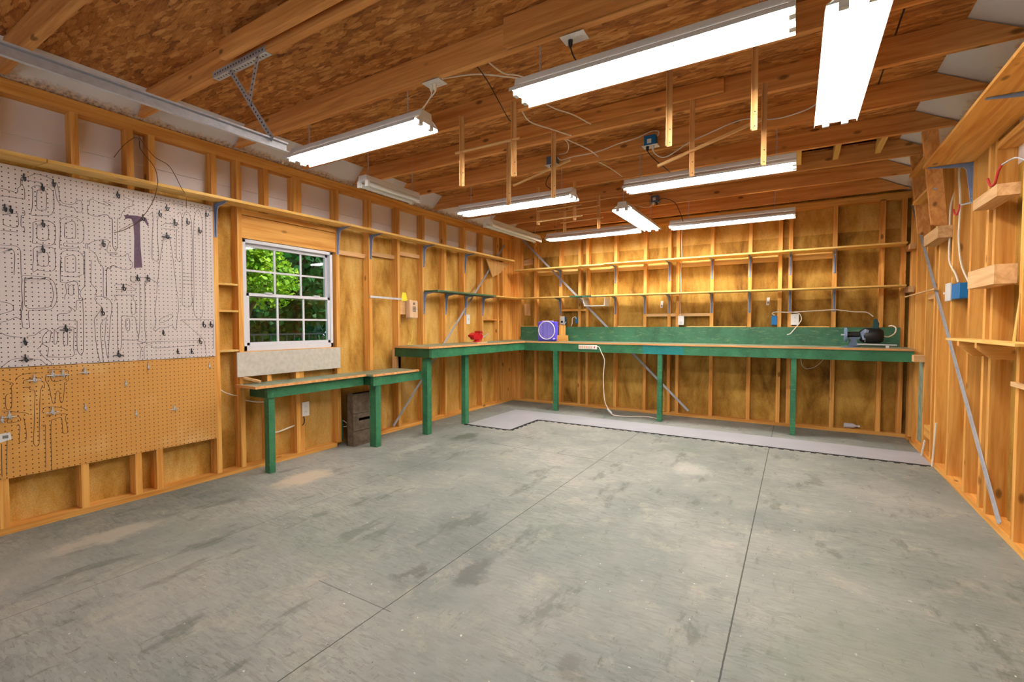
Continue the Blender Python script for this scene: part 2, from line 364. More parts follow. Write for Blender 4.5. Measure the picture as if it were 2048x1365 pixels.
# ------------------------------------------------------------------ mesh helpers
class MB:
    def __init__(s): s.v = []; s.f = []; s.sm = False
    def box(s, x0, x1, y0, y1, z0, z1):
        if x0 > x1: x0, x1 = x1, x0
        if y0 > y1: y0, y1 = y1, y0
        if z0 > z1: z0, z1 = z1, z0
        b = len(s.v)
        s.v += [(x, y, z) for x in (x0, x1) for y in (y0, y1) for z in (z0, z1)]
        s.f += [tuple(b + i for i in q) for q in ((0, 1, 3, 2), (4, 6, 7, 5), (0, 4, 5, 1), (2, 3, 7, 6), (0, 2, 6, 4), (1, 5, 7, 3))]
        return s
    def bar(s, p, q, w, h, up=(0, 0, 1)):
        """rectangular bar from p to q; w across, h along 'up'"""
        p, q = Vector(p), Vector(q); d = (q - p).normalized(); u = Vector(up)
        a = d.cross(u)
        if a.length < 1e-5: a = d.cross(Vector((1, 0, 0)))
        a.normalize(); u = a.cross(d).normalized()
        b = len(s.v)
        for e in (p, q):
            for i, j in ((-1, -1), (1, -1), (1, 1), (-1, 1)):
                s.v.append(tuple(e + a * (w / 2 * i) + u * (h / 2 * j)))
        s.f += [tuple(b + i for i in t) for t in ((3, 2, 1, 0), (4, 5, 6, 7), (0, 1, 5, 4), (1, 2, 6, 5), (2, 3, 7, 6), (3, 0, 4, 7))]
        return s
    def tube(s, pts, r, n=8, caps=True):
        pts = [Vector(p) for p in pts]; rings = []
        prev = None
        for i, p in enumerate(pts):
            d = (pts[min(i + 1, len(pts) - 1)] - pts[max(i - 1, 0)])
            d = d.normalized() if d.length > 1e-9 else Vector((0, 0, 1))
            if prev is None:
                a = d.orthogonal().normalized()
            else:
                a = (prev - d * prev.dot(d))
                a = a.normalized() if a.length > 1e-6 else d.orthogonal().normalized()
            prev = a; c = d.cross(a)
            rr = r[i] if isinstance(r, (list, tuple)) else r
            b = len(s.v)
            for k in range(n):
                t = 2 * PI * k / n
                s.v.append(tuple(p + a * (math.cos(t) * rr) + c * (math.sin(t) * rr)))
            rings.append(b)
        for i in range(len(rings) - 1):
            for k in range(n):
                k2 = (k + 1) % n
                s.f.append((rings[i] + k, rings[i] + k2, rings[i + 1] + k2, rings[i + 1] + k))
        if caps:
            s.f.append(tuple(rings[0] + k for k in reversed(range(n)))); s.f.append(tuple(rings[-1] + k for k in range(n)))
        return s
    def prism(s, poly, e):
        """poly: list of 3D points (planar); e: extrusion vector"""
        n = len(poly); b = len(s.v); e = Vector(e)
        s.v += [tuple(p) for p in poly] + [tuple(Vector(p) + e) for p in poly]
        s.f.append(tuple(b + i for i in range(n))); s.f.append(tuple(b + n + i for i in reversed(range(n))))
        for i in range(n):
            j = (i + 1) % n; s.f.append((b + j, b + i, b + n + i, b + n + j))
        return s
    def quad(s, *p):
        b = len(s.v); s.v += [tuple(q) for q in p]; s.f.append(tuple(range(b, b + len(p)))); return s
    def build(s, name, mat, parent=None, smooth=False, origin=None, bevel=0):
        xs, ys, zs = zip(*s.v)
        o = Vector(origin) if origin else Vector(((min(xs) + max(xs)) / 2, (min(ys) + max(ys)) / 2, (min(zs) + max(zs)) / 2))
        me = bpy.data.meshes.new(name)
        me.from_pydata([(x - o.x, y - o.y, z - o.z) for x, y, z in s.v], [], s.f); me.update()
        import bmesh as _b
        bm = _b.new(); bm.from_mesh(me); _b.ops.recalc_face_normals(bm, faces=bm.faces); bm.to_mesh(me); bm.free()
        if smooth:
            for p in me.polygons: p.use_smooth = True
        me.materials.append(mat)
        ob = bpy.data.objects.new(name, me); COL.objects.link(ob)
        wl = o
        if parent is not None:
            ob.parent = parent; ob.location = o - Vector(parent['_w'])
        else: ob.location = o
        ob['_w'] = tuple(wl)
        if bevel:
            md = ob.modifiers.new('edge', 'BEVEL'); md.width = bevel; md.segments = 2; md.limit_method = 'ANGLE'
        if smooth:
            try:
                md = ob.modifiers.new('sharp', 'EDGE_SPLIT'); md.split_angle = math.radians(50)
            except Exception: pass
        return ob

def tag(o, label, cat, group=None):
    o['label'] = label; o['category'] = cat
    if group: o['group'] = group
    return o
def thing(name, loc, label, cat, group=None):
    o = bpy.data.objects.new(name, None); o.empty_display_size = .05; COL.objects.link(o)
    o.location = loc; o['_w'] = tuple(loc); return tag(o, label, cat, group)
def struct(name, loc=(0, 0, 0)):
    o = bpy.data.objects.new(name, None); o.empty_display_size = .05; COL.objects.link(o)
    o.location = loc; o['_w'] = tuple(loc); o['kind'] = 'structure'; return o
def smooth_path(pts, k=6):
    P = [Vector(p) for p in pts]; out = []
    for i in range(len(P) - 1):
        p0, p1, p2, p3 = P[max(i - 1, 0)], P[i], P[i + 1], P[min(i + 2, len(P) - 1)]
        for j in range(k):
            t = j / k
            out.append(.5 * ((2 * p1) + (p2 - p0) * t + (2 * p0 - 5 * p1 + 4 * p2 - p3) * t * t + (3 * p1 - p0 - 3 * p2 + p3) * t ** 3))
    out.append(P[-1]); return out
def B(*a): return MB().box(*a)
def cable(name, pts, r, mat, label, cat='cable', group=None, k=6):
    return tag(MB().tube(smooth_path(pts, k), r, 8).build(name, mat, None, True), label, cat, group)

# ================================================================== SETTING
fl = B(XL - D, XR + D, YF - .3, YB + D, -.05, 0).build('floor', M['floor'], None, origin=(0, 0, 0)); fl['kind'] = 'structure'
gr = B(-40, XL - D - .03, -20, 30, -.35, -.25).build('ground', M['lawn'], None); gr['kind'] = 'structure'

# ---- left wall
wl = struct('wall_left', (XL, 2.5, 0))
WY0, WY1, WZ0, WZ1 = 2.114, 2.965, .962, 1.862
xs0, xs1 = XL - D - .012, XL - D
m = MB(); m.box(xs0, xs1, YF, WY0, 0, 2.15); m.box(xs0, xs1, WY1, YB + D, 0, 2.15); m.box(xs0, xs1, WY0, WY1, 0, WZ0); m.box(xs0, xs1, WY0, WY1, WZ1, 2.15)
m.build('sheathing', M['sheath_l'], wl, origin=(XL, 0, 0))
B(xs0, xs1 + .004, YF, YB + D, 2.15, 2.262).build('insulation_panel', M['white_panel'], wl)
B(xs0, xs1 + .004, YF, YB + D, 2.265, 2.5).build('insulation_panel', M['white_panel'], wl)
B(XL - D, XL, YF, 2.985, 0, .038).build('bottom_plate', M['stud_y'], wl)
B(XL - D, XL, 3.44, YB, 0, .038).build('bottom_plate', M['stud_y'], wl)
B(XL - D, XL, YF, YB, 2.46, 2.498).build('top_plate', M['stud_y'], wl)
B(XL - D, XL, YF, YB, 2.498, 2.536).build('top_plate', M['stud_y'], wl)
for y in (-1.2, -.8, -.4, 0, .4, .78, 1.129, 1.407, 1.53, 1.925, 2.110, 3.035, 3.44, 3.845, 4.25, 4.655, 5.058, 5.465, 5.88):
    B(XL - D, XL, y - .038, y, .038, 2.46).build('stud', M['stud_z'], wl)
for y in (2.334, 2.598, 2.637):
    B(XL - D, XL, y - .038, y, .038, WZ0 - .04).build('stud', M['stud_z'], wl)
    B(XL - D, XL, y - .038, y, 2.10, 2.46).build('stud', M['stud_z'], wl)
B(XL - D, XL, 5.98, YB + D, .038, 2.46).build('corner_post', M['stud_z'], wl)
B(XL - D, XL, 2.110, 2.997, WZ0 - .04, WZ0).build('window_sill_plate', M['stud_y'], wl)
B(XL - .07, XL - .006, 2.110, 2.997, 1.866, 2.045).build('header', M['stud_y'], wl)
B(XL - D, XL, 2.110, 2.997, 2.05, 2.09).build('header', M['stud_y'], wl)
B(XL - .03, XL - .004, 2.33, 2.72, 2.09, 2.145).build('header', M['fresh_y'], wl)
for z in (1.492, 1.284, .975):
    B(XL - D, XL - .005, 1.925, 2.072, z - .009, z + .006).build('blocking', M['shelf_y'], wl)
for (a, b_, z) in ((3.035, 3.402, 1.89), (3.44, 3.807, 1.93), (3.845, 4.212, 1.985)):
    B(XL - D, XL - .045, a, b_, z - .03, z + .012).build('blocking', M['fresh_y'], wl)
B(XL - D, XL - .01, 5.465, 5.842, 1.24, 1.252).build('blocking', M['stud_y'], wl)
B(XL - D, XL - .01, 5.88, 5.98, 1.24, 1.252).build('blocking', M['stud_y'], wl)
B(XL - .07, XL + .0, 3.78, 3.846, .62, .90).build('blocking', M['fresh_z'], wl)

# ---- window
wn = struct('window_1', (XL - .05, (WY0 + WY1) / 2, WZ0))
x0, x1 = XL - .085, XL - .012
m = MB(); t = .028
m.box(x0, x1, WY0, WY1, WZ0, WZ0 + .045); m.box(x0, x1, WY0, WY1, WZ1 - t, WZ1); m.box(x0, x1, WY0, WY0 + t, WZ0, WZ1); m.box(x0, x1, WY1 - t, WY1, WZ0, WZ1)
m.build('window_frame', M['vinyl'], wn, bevel=.003)
ZM = 1.414
def sash(z0, z1, xa, xb, y0, y1):
    s_ = MB(); w = .026
    s_.box(xa, xb, y0, y1, z0, z0 + w); s_.box(xa, xb, y0, y1, z1 - w, z1); s_.box(xa, xb, y0, y0 + w, z0, z1); s_.box(xa, xb, y1 - w, y1, z0, z1)
    o = s_.build('sash', M['vinyl'], wn, bevel=.002)
    g = MB(); iy = (y1 - y0 - 2 * w) / 3
    for i in (1, 2): g.box(xa + .008, xb - .008, y0 + w + iy * i - .008, y0 + w + iy * i + .008, z0 + w, z1 - w)
    zm = (z0 + z1) / 2; g.box(xa + .0085, xb - .0085, y0 + w, y1 - w, zm - .008, zm + .008)
    g.build('grille', M['vinyl'], o)
    B((xa + xb) / 2 - .002, (xa + xb) / 2 + .002, y0 + w, y1 - w, z0 + w, z1 - w).build('pane', M['glass'], o)
sash(ZM - .012, WZ1 - t, x0 + .008, x0 + .034, WY0 + t, WY1 - t)
sash(WZ0 + .045, ZM + .02, x0 + .038, x0 + .066, WY0 + t, WY1 - t)
MB().box(x0 + .06, x0 + .078, 2.30, 2.36, ZM + .02, ZM + .03).box(x0 + .06, x0 + .078, 2.76, 2.82, ZM + .02, ZM + .03).build('sash_lock', M['vinyl'], wn)

# ---- back wall
wb = struct('wall_back', (-1.4, YB, 0))
B(XL - D, XR + D, YB + D, YB + D + .012, 0, 2.25).build('sheathing', M['sheath_b'], wb, origin=(0, YB, 0))
B(XL - D, XR + D, YB + D - .003, YB + D + .012, 2.19, 2.69).build('sheathing', M['sheath_l'], wb, origin=(0, YB, 0))
B(XL, XR, YB, YB + D, 0, .038).build('bottom_plate', M['stud_x'], wb)
B(XL, XR, YB, YB + D, 2.475, 2.51).build('top_plate', M['stud_x'], wb)
B(XL, XR, YB, YB + D, 2.512, 2.548).build('top_plate', M['stud_x'], wb)
for x in (-3.366, -2.951, -2.652, -2.534, -2.122, -1.717, -1.405, -1.300, -.893, -.474, -.163, -.060, .358, .769, .945):
    B(x - .020, x + .020, YB, YB + D, .038, 2.475).build('stud', M['stud_z'], wb)
B(XL + .002, XL + .15, YB, YB + D, .038, 2.475).build('corner_post', M['stud_z'], wb)
B(-2.931, -2.554, YB + .01, YB + D, 1.372, 1.404).build('blocking', M['stud_x'], wb)
B(-1.697, -1.425, YB + .01, YB + D, 1.285, 1.32).build('blocking', M['fresh_x'], wb)
B(-1.385, -1.32, YB + .01, YB + D, 1.285, 1.32).build('blocking', M['fresh_x'], wb)
B(-1.28, -.913, YB + .01, YB + D, 1.285, 1.32).build('blocking', M['fresh_x'], wb)
for (a, c_) in ((-3.346, -2.971), (-2.931, -2.672), (-2.514, -2.142), (-2.102, -1.737), (-1.697, -1.425), (-1.28, -.913), (-.873, -.494), (-.454, -.183), (-.04, .338)):
    B(a, c_, YB + .052, YB + D, 1.912, 1.985).build('blocking', M['shelf_x'], wb)

# ---- right wall
wr = struct('wall_right', (XR, 2.5, 0))
B(XR + D, XR + D + .012, YF, YB + D, 0, 2.1).build('sheathing', M['sheath_b'], wr, origin=(XR, 0, 0))
B(XR + D - .004, XR + D + .012, YF, YB + D, 2.1, 2.5).build('insulation_panel', M['white_panel'], wr)
B(XR, XR + D, YF, YB, 0, .038).build('bottom_plate', M['stud_y'], wr)
B(XR, XR + D, YF, YB, 2.46, 2.498).build('top_plate', M['stud_y'], wr)
B(XR, XR + D, YF, YB, 2.498, 2.536).build('top_plate', M['stud_y'], wr)
for y in (-1.2, -.75, -.35, .05, .45, .87, 1.3, 1.72, 2.14, 2.57, 3.0, 3.434, 3.856, 3.975, 4.287, 4.711, 5.094, 5.212, 5.51, 5.93):
    B(XR, XR + D, y, y + .042, .038, 2.46).build('stud', M['stud_z'], wr)
B(XR, XR + D, 6.16, YB, .038, 2.46).build('corner_post', M['stud_z'], wr)
B(XR + .01, XR + D, 5.254, 5.51, .18, .28).build('blocking', M['stud_y'], wr)
B(XR + .01, XR + D, 5.254, 5.51, 1.40, 1.44).build('blocking', M['fresh_y'], wr)
B(XR - .004, XR + D, 3.476, 3.856, 2.2, 2.24).build('blocking', M['stud_y'], wr)

# ---- front wall strip around an unseen doorway, left open so sky light comes in
wf = struct('wall_front', (-1.4, YF, 0))
B(XL - D - .01, -3.3, YF - .09, YF, 0, 2.536).build('sheathing', M['sheath_l'], wf)
B(.6, XR + D + .01, YF - .09, YF, 0, 2.536).build('sheathing', M['sheath_l'], wf)
B(-3.3, .6, YF - .09, YF, 2.2, 2.536).build('header', M['stud_x'], wf)

# ---- ceiling: joists, attic deck, roof boards
ce = struct('ceiling', (-1.4, 2.5, 2.55))
ZJ0, ZJ1 = 2.55, 2.69
def joist(yfar, xa=XL + .02, xb=XR - .04, name='joist', th=.038):
    p = [(xa, yfar - th, ZJ0), (xb, yfar - th, ZJ0), (.70, yfar - th, ZJ1), (-3.60, yfar - th, ZJ1)]
    return MB().prism(p, (0, th, 0)).build(name, M['joist_x'], ce)
JY = (-1.04, -.42, .2, .825, 1.462, 2.092, 2.67, 3.235, 3.822, 4.41, 5.0, 5.57, 6.18)
for y in JY: joist(y)
MB().prism([(-2.58, 1.348, 2.557), (-1.0, 1.348, 2.557), (-1.0, 1.348, 2.646), (-2.58, 1.348, 2.646)], (0, .038, 0)).build('joist', M['joist_x'], ce)
MB().prism([(-1.26, 2.045, 2.552), (.5, 2.045, 2.552), (.5, 2.045, 2.688), (-1.26, 2.045, 2.688)], (0, -.036, 0)).build('joist', M['joist_x'], ce)
MB().prism([(-2.2, 3.186, 2.60), (-.4, 3.186, 2.60), (-.4, 3.186, 2.688), (-2.2, 3.186, 2.688)], (0, -.03, 0)).build('joist', M['joist_x'], ce)
# deck with the attic hatch left open between two joists
ZD = ZJ1 + .002
m = MB(); HX0, HX1, HY0, HY1 = -.35, .62, 4.41, 4.962
m.box(-3.59, .70, YF, HY0, ZD, ZD + .016); m.box(-3.59, .70, HY1, YB + D, ZD, ZD + .016); m.box(-3.59, HX0, HY0, HY1, ZD, ZD + .016); m.box(HX1, .70, HY0, HY1, ZD, ZD + .016)
m.build('attic_deck', M['osb'], ce, origin=(0, 0, ZD))
for x in (-.0, .27, .56):
    B(x - .02, x + .018, 4.412, 4.96, 2.60, 2.685).build('blocking', M['shelf_y'], ce)
# narrow dark gaps seen between deck sheets
for (x, ya, yb) in ((.42, 2.71, 3.19), (.42, 3.25, 3.78)):
    B(x - .004, x + .004, ya, yb, ZD - .0015, ZD + .001).build('deck_gap', M['black'], ce)
# roof boards: white foam faces rising from the wall plates
def slope(x0, z0, x1, z1, name, y0=YF - .1, y1=YB + D + .05):
    n = Vector((-(z1 - z0), 0, x1 - x0)).normalized() * .03
    if n.z < 0: n = -n
    return MB().prism([(x0, y0, z0), (x1, y0, z1), (x1 + n.x, y0, z1 + n.z), (x0 + n.x, y0, z0 + n.z)], (0, y1 - y0, 0)).build(name, M['roofwhite'], ce, origin=(x1, 2.5, 2.54))
slope(XL - D - .12, 2.38, -3.58, 2.705, 'eave_board')
slope(XR + D + .12, 2.44, .69, 2.70, 'eave_board')
MB().prism([(-3.58, YF - .1, 2.70), (-1.4, YF - .1, 3.75), (-1.4, YF - .1, 3.8), (-3.6, YF - .1, 2.75)], (0, YB - YF + .3, 0)).build('roof_board', M['osb'], ce)
MB().prism([(.69, YF - .1, 2.70), (-1.4, YF - .1, 3.75), (-1.4, YF - .1, 3.8), (.71, YF - .1, 2.75)], (0, YB - YF + .3, 0)).build('roof_board', M['osb'], ce)
for y in (YF - .12, YB + D + .013):
    MB().prism([(-3.75, y, 2.55), (.95, y, 2.55), (-1.4, y, 3.74)], (0, .012, 0)).build('gable_board', M['sheath_b'], ce)
MARK_WHITE=[[906,2024,935,2044,980,2038,1002,2029],[891,1997,927,1999,956,1999],[911,1957,918,1967,933,1976,971,1981,986,1979,1001,1965,1006,1943,1005,1866,999,1839,987,1819,951,1808,909,1803,906,1818,911,1841,917,1947,911,1957],[935,1951,972,1955,971,1854,965,1845,932,1846,935,1951],[913,1762,928,1772,958,1781,981,1782,1000,1773,1009,1754,1008,1712,1003,1665,993,1648,973,1641,929,1644,907,1646,911,1676,913,1762],[930,1750,975,1753,973,1674,930,1674,930,1750],[910,1609,925,1626,977,1631,998,1626,1003,1608,1003,1526,995,1499,970,1489,925,1492,908,1478,905,1510,910,1556,910,1609],[926,1593,970,1596,970,1523,929,1523,926,1593],[1029,1796,1051,1819,1079,1827,1104,1826,1128,1807,1138,1776,1136,1707,1125,1681,1096,1667,1048,1667,1045,1648,1071,1646,1112,1647,1115,1637],[1029,1796,1030,1742,1025,1642,1031,1634,1107,1638],[1052,1785,1087,1802,1099,1786,1098,1711,1088,1699,1052,1696,1047,1719,1052,1785],[1024,1593,1042,1616,1078,1625,1111,1623,1127,1603,1133,1577,1130,1483],[1026,1586,1029,1560,1023,1473],[1047,1583,1078,1597,1095,1586,1093,1509,1088,1498,1049,1494,1046,1536,1047,1583],[1017,2018,1024,1999,1031,1949,1032,1923,1045,1903,1077,1900,1100,1912,1106,1927,1119,1932,1131,1930,1133,1872,1117,1863,1103,1868,1095,1885,1069,1885,1037,1891,1020,1916,1014,1960,1009,1995],[1160,1909,1168,1919,1171,1944,1180,1957,1207,1947,1238,1937,1269,1933,1274,1940,1236,1956,1285,1953],[1160,1909,1157,1877,1167,1860,1192,1854,1218,1858,1232,1870,1258,1873,1269,1852,1282,1847,1280,1676,1306,1677],[1143,1649,1146,1676,1154,1677,1153,1650,1143,1649],[1156,1672,1180,1694,1224,1714,1257,1714,1261,1698,1251,1669,1253,1636,1296,1636],[1159,1640,1178,1632,1199,1602,1205,1569,1226,1539,1227,1492],[1127,1609,1140,1624,1136,1484],[786,1927,806,1925,829,1921,853,1919,856,1942,867,1959,870,2002,880,2009],[784,1884,828,1888,875,1888,883,1894,882,1944,874,1971,876,1996],[799,1784,847,1801,852,1790,850,1726,800,1726,794,1754],[866,1792,880,1798,879,1820,870,1825],[866,1792,864,1733,877,1728,876,1698],[780,1696,824,1697,849,1696],[777,1616,811,1617,842,1617,856,1599,858,1565,857,1458],[777,1599,821,1597,833,1581,834,1537,829,1456],[1486,1923,1502,1935,1505,1870,1497,1768,1494,1637,1497,1621,1531,1622,1529,1773,1533,1905],[1561,1796,1561,1754,1542,1637,1522,1467,1515,1388],[1601,1791,1617,1665,1634,1451,1642,1395],[1561,1799,1601,1802],[1651,1953,1679,1955,1673,1653,1642,1648,1646,1835,1643,1844,1562,1842],[1840,1984,1831,1422,1886,1424],[1620,2029,1766,2032,1893,2030],[1504,2027,1609,2036],[1750,1427,1761,1949,1815,1953,1807,1430],[1676,1422,1684,1925,1744,1927,1733,1426],[1681,1548,1735,1548],[1681,1521,1735,1522],[1680,1496,1734,1497],[1679,1469,1734,1470],[1366,1475,1371,1490,1392,1493,1432,1492,1472,1490,1512,1469,1519,1455],[1416,1459,1420,1430,1418,1383],[1448,1461,1447,1384],[1366,1475,1372,1461,1392,1457],[1281,1849,1266,1857,1257,1872,1231,1869,1217,1858],[1281,1849,1280,1678,1305,1676,1306,1845,1325,1871,1336,1907,1365,1947,1389,1958,1390,1992,1343,2010],[1256,1633,1297,1641,1297,1630,1260,1620,1301,1616,1334,1623,1358,1643,1368,1599,1380,1589,1380,1560,1360,1538,1322,1539,1277,1557,1263,1531,1245,1526,1238,1362],[1283,1426,1292,1435,1353,1437,1391,1413,1388,1401,1343,1404,1287,1404],[1314,1786,1362,1824,1401,1857],[1554,1927,1585,1903],[1618,1928,1627,1911,1622,1886,1574,1877,1563,1863],[857,1451,873,1456,913,1456,950,1454,976,1449,995,1425,1003,1384,1005,1337,999,1306,983,1274,960,1263,893,1259,882,1251,880,1221,884,1176,882,1158,859,1158,855,1176,852,1245,859,1275,857,1379,860,1429,857,1451],[871,1442,891,1442,920,1442,965,1440,983,1413,989,1362,987,1326,976,1289,957,1276,916,1271,886,1269,871,1281,866,1310,871,1442],[769,1304,800,1298,818,1286,821,1269,812,1252,768,1234],[766,1190,797,1198,828,1218,841,1210,850,1218,851,1265,858,1310],[770,1132,785,1120,812,1111,854,1105],[872,1110,904,1117,923,1135,942,1150,954,1153,961,1142,945,1119,935,1094,933,1063,913,1036],[963,1140,974,1137,969,1093,963,1073,940,1071,938,1061,960,1042,955,995,963,987,1067,984,1072,1042,1077,1144,1071,1162,1015,1163,1003,1152,984,1150,980,1158],[988,1145,1001,1126,998,1071,991,1061,985,1069,988,1145],[1028,1131,1046,1131,1046,1059,1038,1054,1027,1063,1028,1131],[919,1026,938,989,968,956,971,943,963,933],[763,936,781,956,805,979,851,989,869,988,894,979,927,969,950,939],[1005,1199,1005,1223,1013,1241,1045,1244,1061,1253,1068,1269,1056,1287,1088,1261],[1005,1199,1084,1200,1092,1181,1089,1068,1092,1012,1117,1011,1123,1316,1116,1324,1093,1320,1091,1267],[1059,1408,1073,1417,1080,1410,1079,1359,1058,1361,1059,1408],[1045,1421,1066,1436,1094,1438,1102,1417,1105,1385,1102,1342,1108,1331],[1045,1418,1048,1366,1042,1355,1039,1328],[1025,1562,1022,1442,1024,1432,1050,1430,1094,1443,1113,1439],[1041,1465,1095,1467,1124,1483],[1138,1576,1135,1430,1126,1402,1113,1380,1111,1358,1121,1337,1139,1329],[1169,1579,1165,1443,1173,1422,1192,1390,1180,1362],[1228,1531,1224,1365,1240,1360,1244,1527,1264,1537,1273,1555,1303,1547],[1180,1340,1189,1353,1219,1354,1250,1341,1265,1311,1265,1277,1255,1198,1243,1030,1239,960],[1180,1340,1192,1313,1213,1281,1177,1214,1177,1165,1183,1032,1199,937],[1236,1223,1207,1181,1204,1115,1214,942],[1236,1223,1224,1086,1235,963],[1390,1375,1380,1363,1382,1340,1391,1329,1392,1259,1377,1244,1368,1258,1368,1322],[1278,1329,1288,1344,1281,1363,1295,1367,1387,1372],[1296,1319,1289,1032,1308,1029,1313,1160,1315,1223,1322,1235,1362,1232,1389,1221,1394,1148,1402,1077,1316,1080],[1338,1212,1357,1212,1356,1142,1341,1143,1337,1160,1338,1212],[1418,1382,1417,1300,1411,1148,1402,1077,1407,1066,1444,1062,1441,1148,1448,1384],[1515,1376,1500,1261,1507,1225,1503,1171,1490,1147,1505,1135,1526,1153,1568,1156,1601,1174,1614,1152,1628,1140,1634,1196,1640,1258,1647,1277,1644,1370,1634,1395],[1529,1201,1532,1213,1592,1248,1609,1239,1605,1227,1548,1192,1529,1195],[1733,1419,1731,1317,1673,1315,1675,1416],[1750,1420,1748,1248,1803,1239,1807,1424],[1663,1212,1879,1214,1874,999],[1663,1212,1776,1100,1811,1053,1824,948],[1409,948,1418,1018,1432,1056,1772,1061],[1434,946,1437,1029,1477,1037,1489,1018,1614,1019,1745,1027]]
MARK_TAN=[[819,861,823,875,845,891,877,898,921,896],[851,845,855,860,891,866,920,868,924,850],[850,820,871,817,878,802,896,792,894,721,887,569,885,485,905,480,909,564,920,794,937,807,935,844],[947,884,942,851,955,821,963,763,969,720,977,709,983,739,988,775,996,782,1002,768,1003,726,1010,709,1018,729,1026,813,1025,826,1043,840,1046,875,1041,902,994,911,953,909],[966,872,969,848,988,838,1027,850,1032,871],[924,665,927,677,942,693,1007,681,1033,658],[941,641,1024,641,1025,611,1034,535,1025,521,1012,529,1009,588,1006,620,975,615,960,586,956,325],[919,591,936,588,931,337],[760,698,794,691,860,670,867,661],[783,648,814,663,831,650,831,630,784,628,783,648],[816,605,830,602,825,521,830,510,853,520,853,595,846,647],[765,871,809,847,801,828,803,783,798,710,779,708,779,777,790,790],[756,516,753,335],[779,575,771,334]]

# ================================================================== PEGBOARDS
def marks(data, mat, x, parent, w=.0022, name='marker_outline'):
    m = MB()
    for q in data:
        pts = [(q[i] / 1000, q[i + 1] / 1000) for i in range(0, len(q), 2)]
        sp = [(p.y, p.z) for p in smooth_path([(0, a, b_) for a, b_ in pts], 3)] if len(pts) > 3 else pts
        for (a, b_), (c, d) in zip(sp, sp[1:]):
            L_ = math.hypot(c - a, d - b_)
            if L_ < 1e-5: continue
            ny, nz = -(d - b_) / L_ * w / 2, (c - a) / L_ * w / 2
            ey, ez = (c - a) / L_ * w / 3, (d - b_) / L_ * w / 3
            k = len(m.v)
            for dx in (0, .0006):
                m.v += [(x + dx, a - ey + ny, b_ - ez + nz), (x + dx, a - ey - ny, b_ - ez - nz), (x + dx, c + ey - ny, d + ez - nz), (x + dx, c + ey + ny, d + ez + nz)]
            m.f += [(k + 4, k + 5, k + 6, k + 7), (k, k + 1, k + 5, k + 4), (k + 2, k + 3, k + 7, k + 6), (k + 1, k + 2, k + 6, k + 5), (k + 3, k, k + 4, k + 7)]
    return m.build(name, mat, parent)
XP = XL + .006
pw = thing('pegboard', (XL, 1.27, 1.5), 'white pegboard covered with drawn tool outlines, above the tan board', 'pegboard')
B(XL + .0005, XP, .60, 1.889, .938, 2.065).build('board', M['peg_white'], pw, origin=(XL, 1.889, .938))
marks(MARK_WHITE, M['ink'], XP + .0002, pw)
H_ = [1347, 1889, 1366, 1902, 1368, 1894, 1416, 1900, 1436, 1898, 1466, 1895, 1480, 1845, 1472, 1844, 1450, 1878, 1430, 1862, 1429, 1816, 1429, 1699, 1436, 1560, 1389, 1552, 1396, 1752, 1393, 1844, 1382, 1873, 1365, 1873, 1349, 1864]
hm = MB().prism([(XP + .0002, H_[i] / 1000, H_[i + 1] / 1000) for i in range(0, len(H_), 2)], (.0005, 0, 0)).build('hammer_silhouette', M['ink_purple'], pw)
hm['label'] = 'hammer shape filled in with purple marker'
pt = thing('pegboard', (XL, 1.27, .6), 'tan hardboard pegboard with pale patches, mounted below the white board', 'pegboard')
B(XL + .0005, XP, .60, 1.892, .314, .934).build('board', M['peg_tan'], pt, origin=(XL, 1.892, .314))
marks(MARK_TAN, M['ink_dark'], XP + .0002, pt)
lb = MB().prism([(XP + .0002, .74, .570), (XP + .0002, .791, .574), (XP + .0002, .796, .534), (XP + .0002, .745, .522)], (.0006, 0, 0)).build('price_label', M['label'], pt)
MB().box(XP + .0009, XP + .0012, .76, .783, .543, .560).build('barcode', M['socket'], lb)

def hook(y, z, kind, label, grp, mat):
    """kind j: J hook, l: straight pin, w: hook with a wide crossbar, s: straight peg seen end on"""
    o = thing('peg_hook', (XP, y, z), label, 'hook', grp)
    x = XP + .003
    if kind == 's':
        MB().tube([(x - .002, y, z), (x + .05, y, z + .002)], .0035, 8).build('pin', mat, o, True); return o
    a = MB(); a.tube([(x, y, z + .022), (x, y, z - .016)], .0032, 8)
    if kind in 'jw':
        a.tube(smooth_path([(x, y, z - .014), (x + .012, y, z - .022), (x + .026, y, z - .019), (x + .031, y, z - .002)], 4), .0030, 8)
    if kind == 'l':
        a.tube([(x, y, z - .014), (x + .022, y, z - .016), (x + .026, y, z - .012)], .0028, 8)
    a.build('hook_wire', mat, o, True)
    B(XP - .0005, x + .003, y - .006, y + .006, z - .006, z + .004).build('clip', mat, o)
    if kind == 'w':
        MB().tube([(x + .002, y - .028, z - .011), (x + .002, y + .028, z - .011)], .0026, 6).build('crossbar', mat, o, True)
    return o
GW, GT = 'hooks on the white pegboard', 'hooks on the tan pegboard'
PW = 'wire hook on white pegboard, '
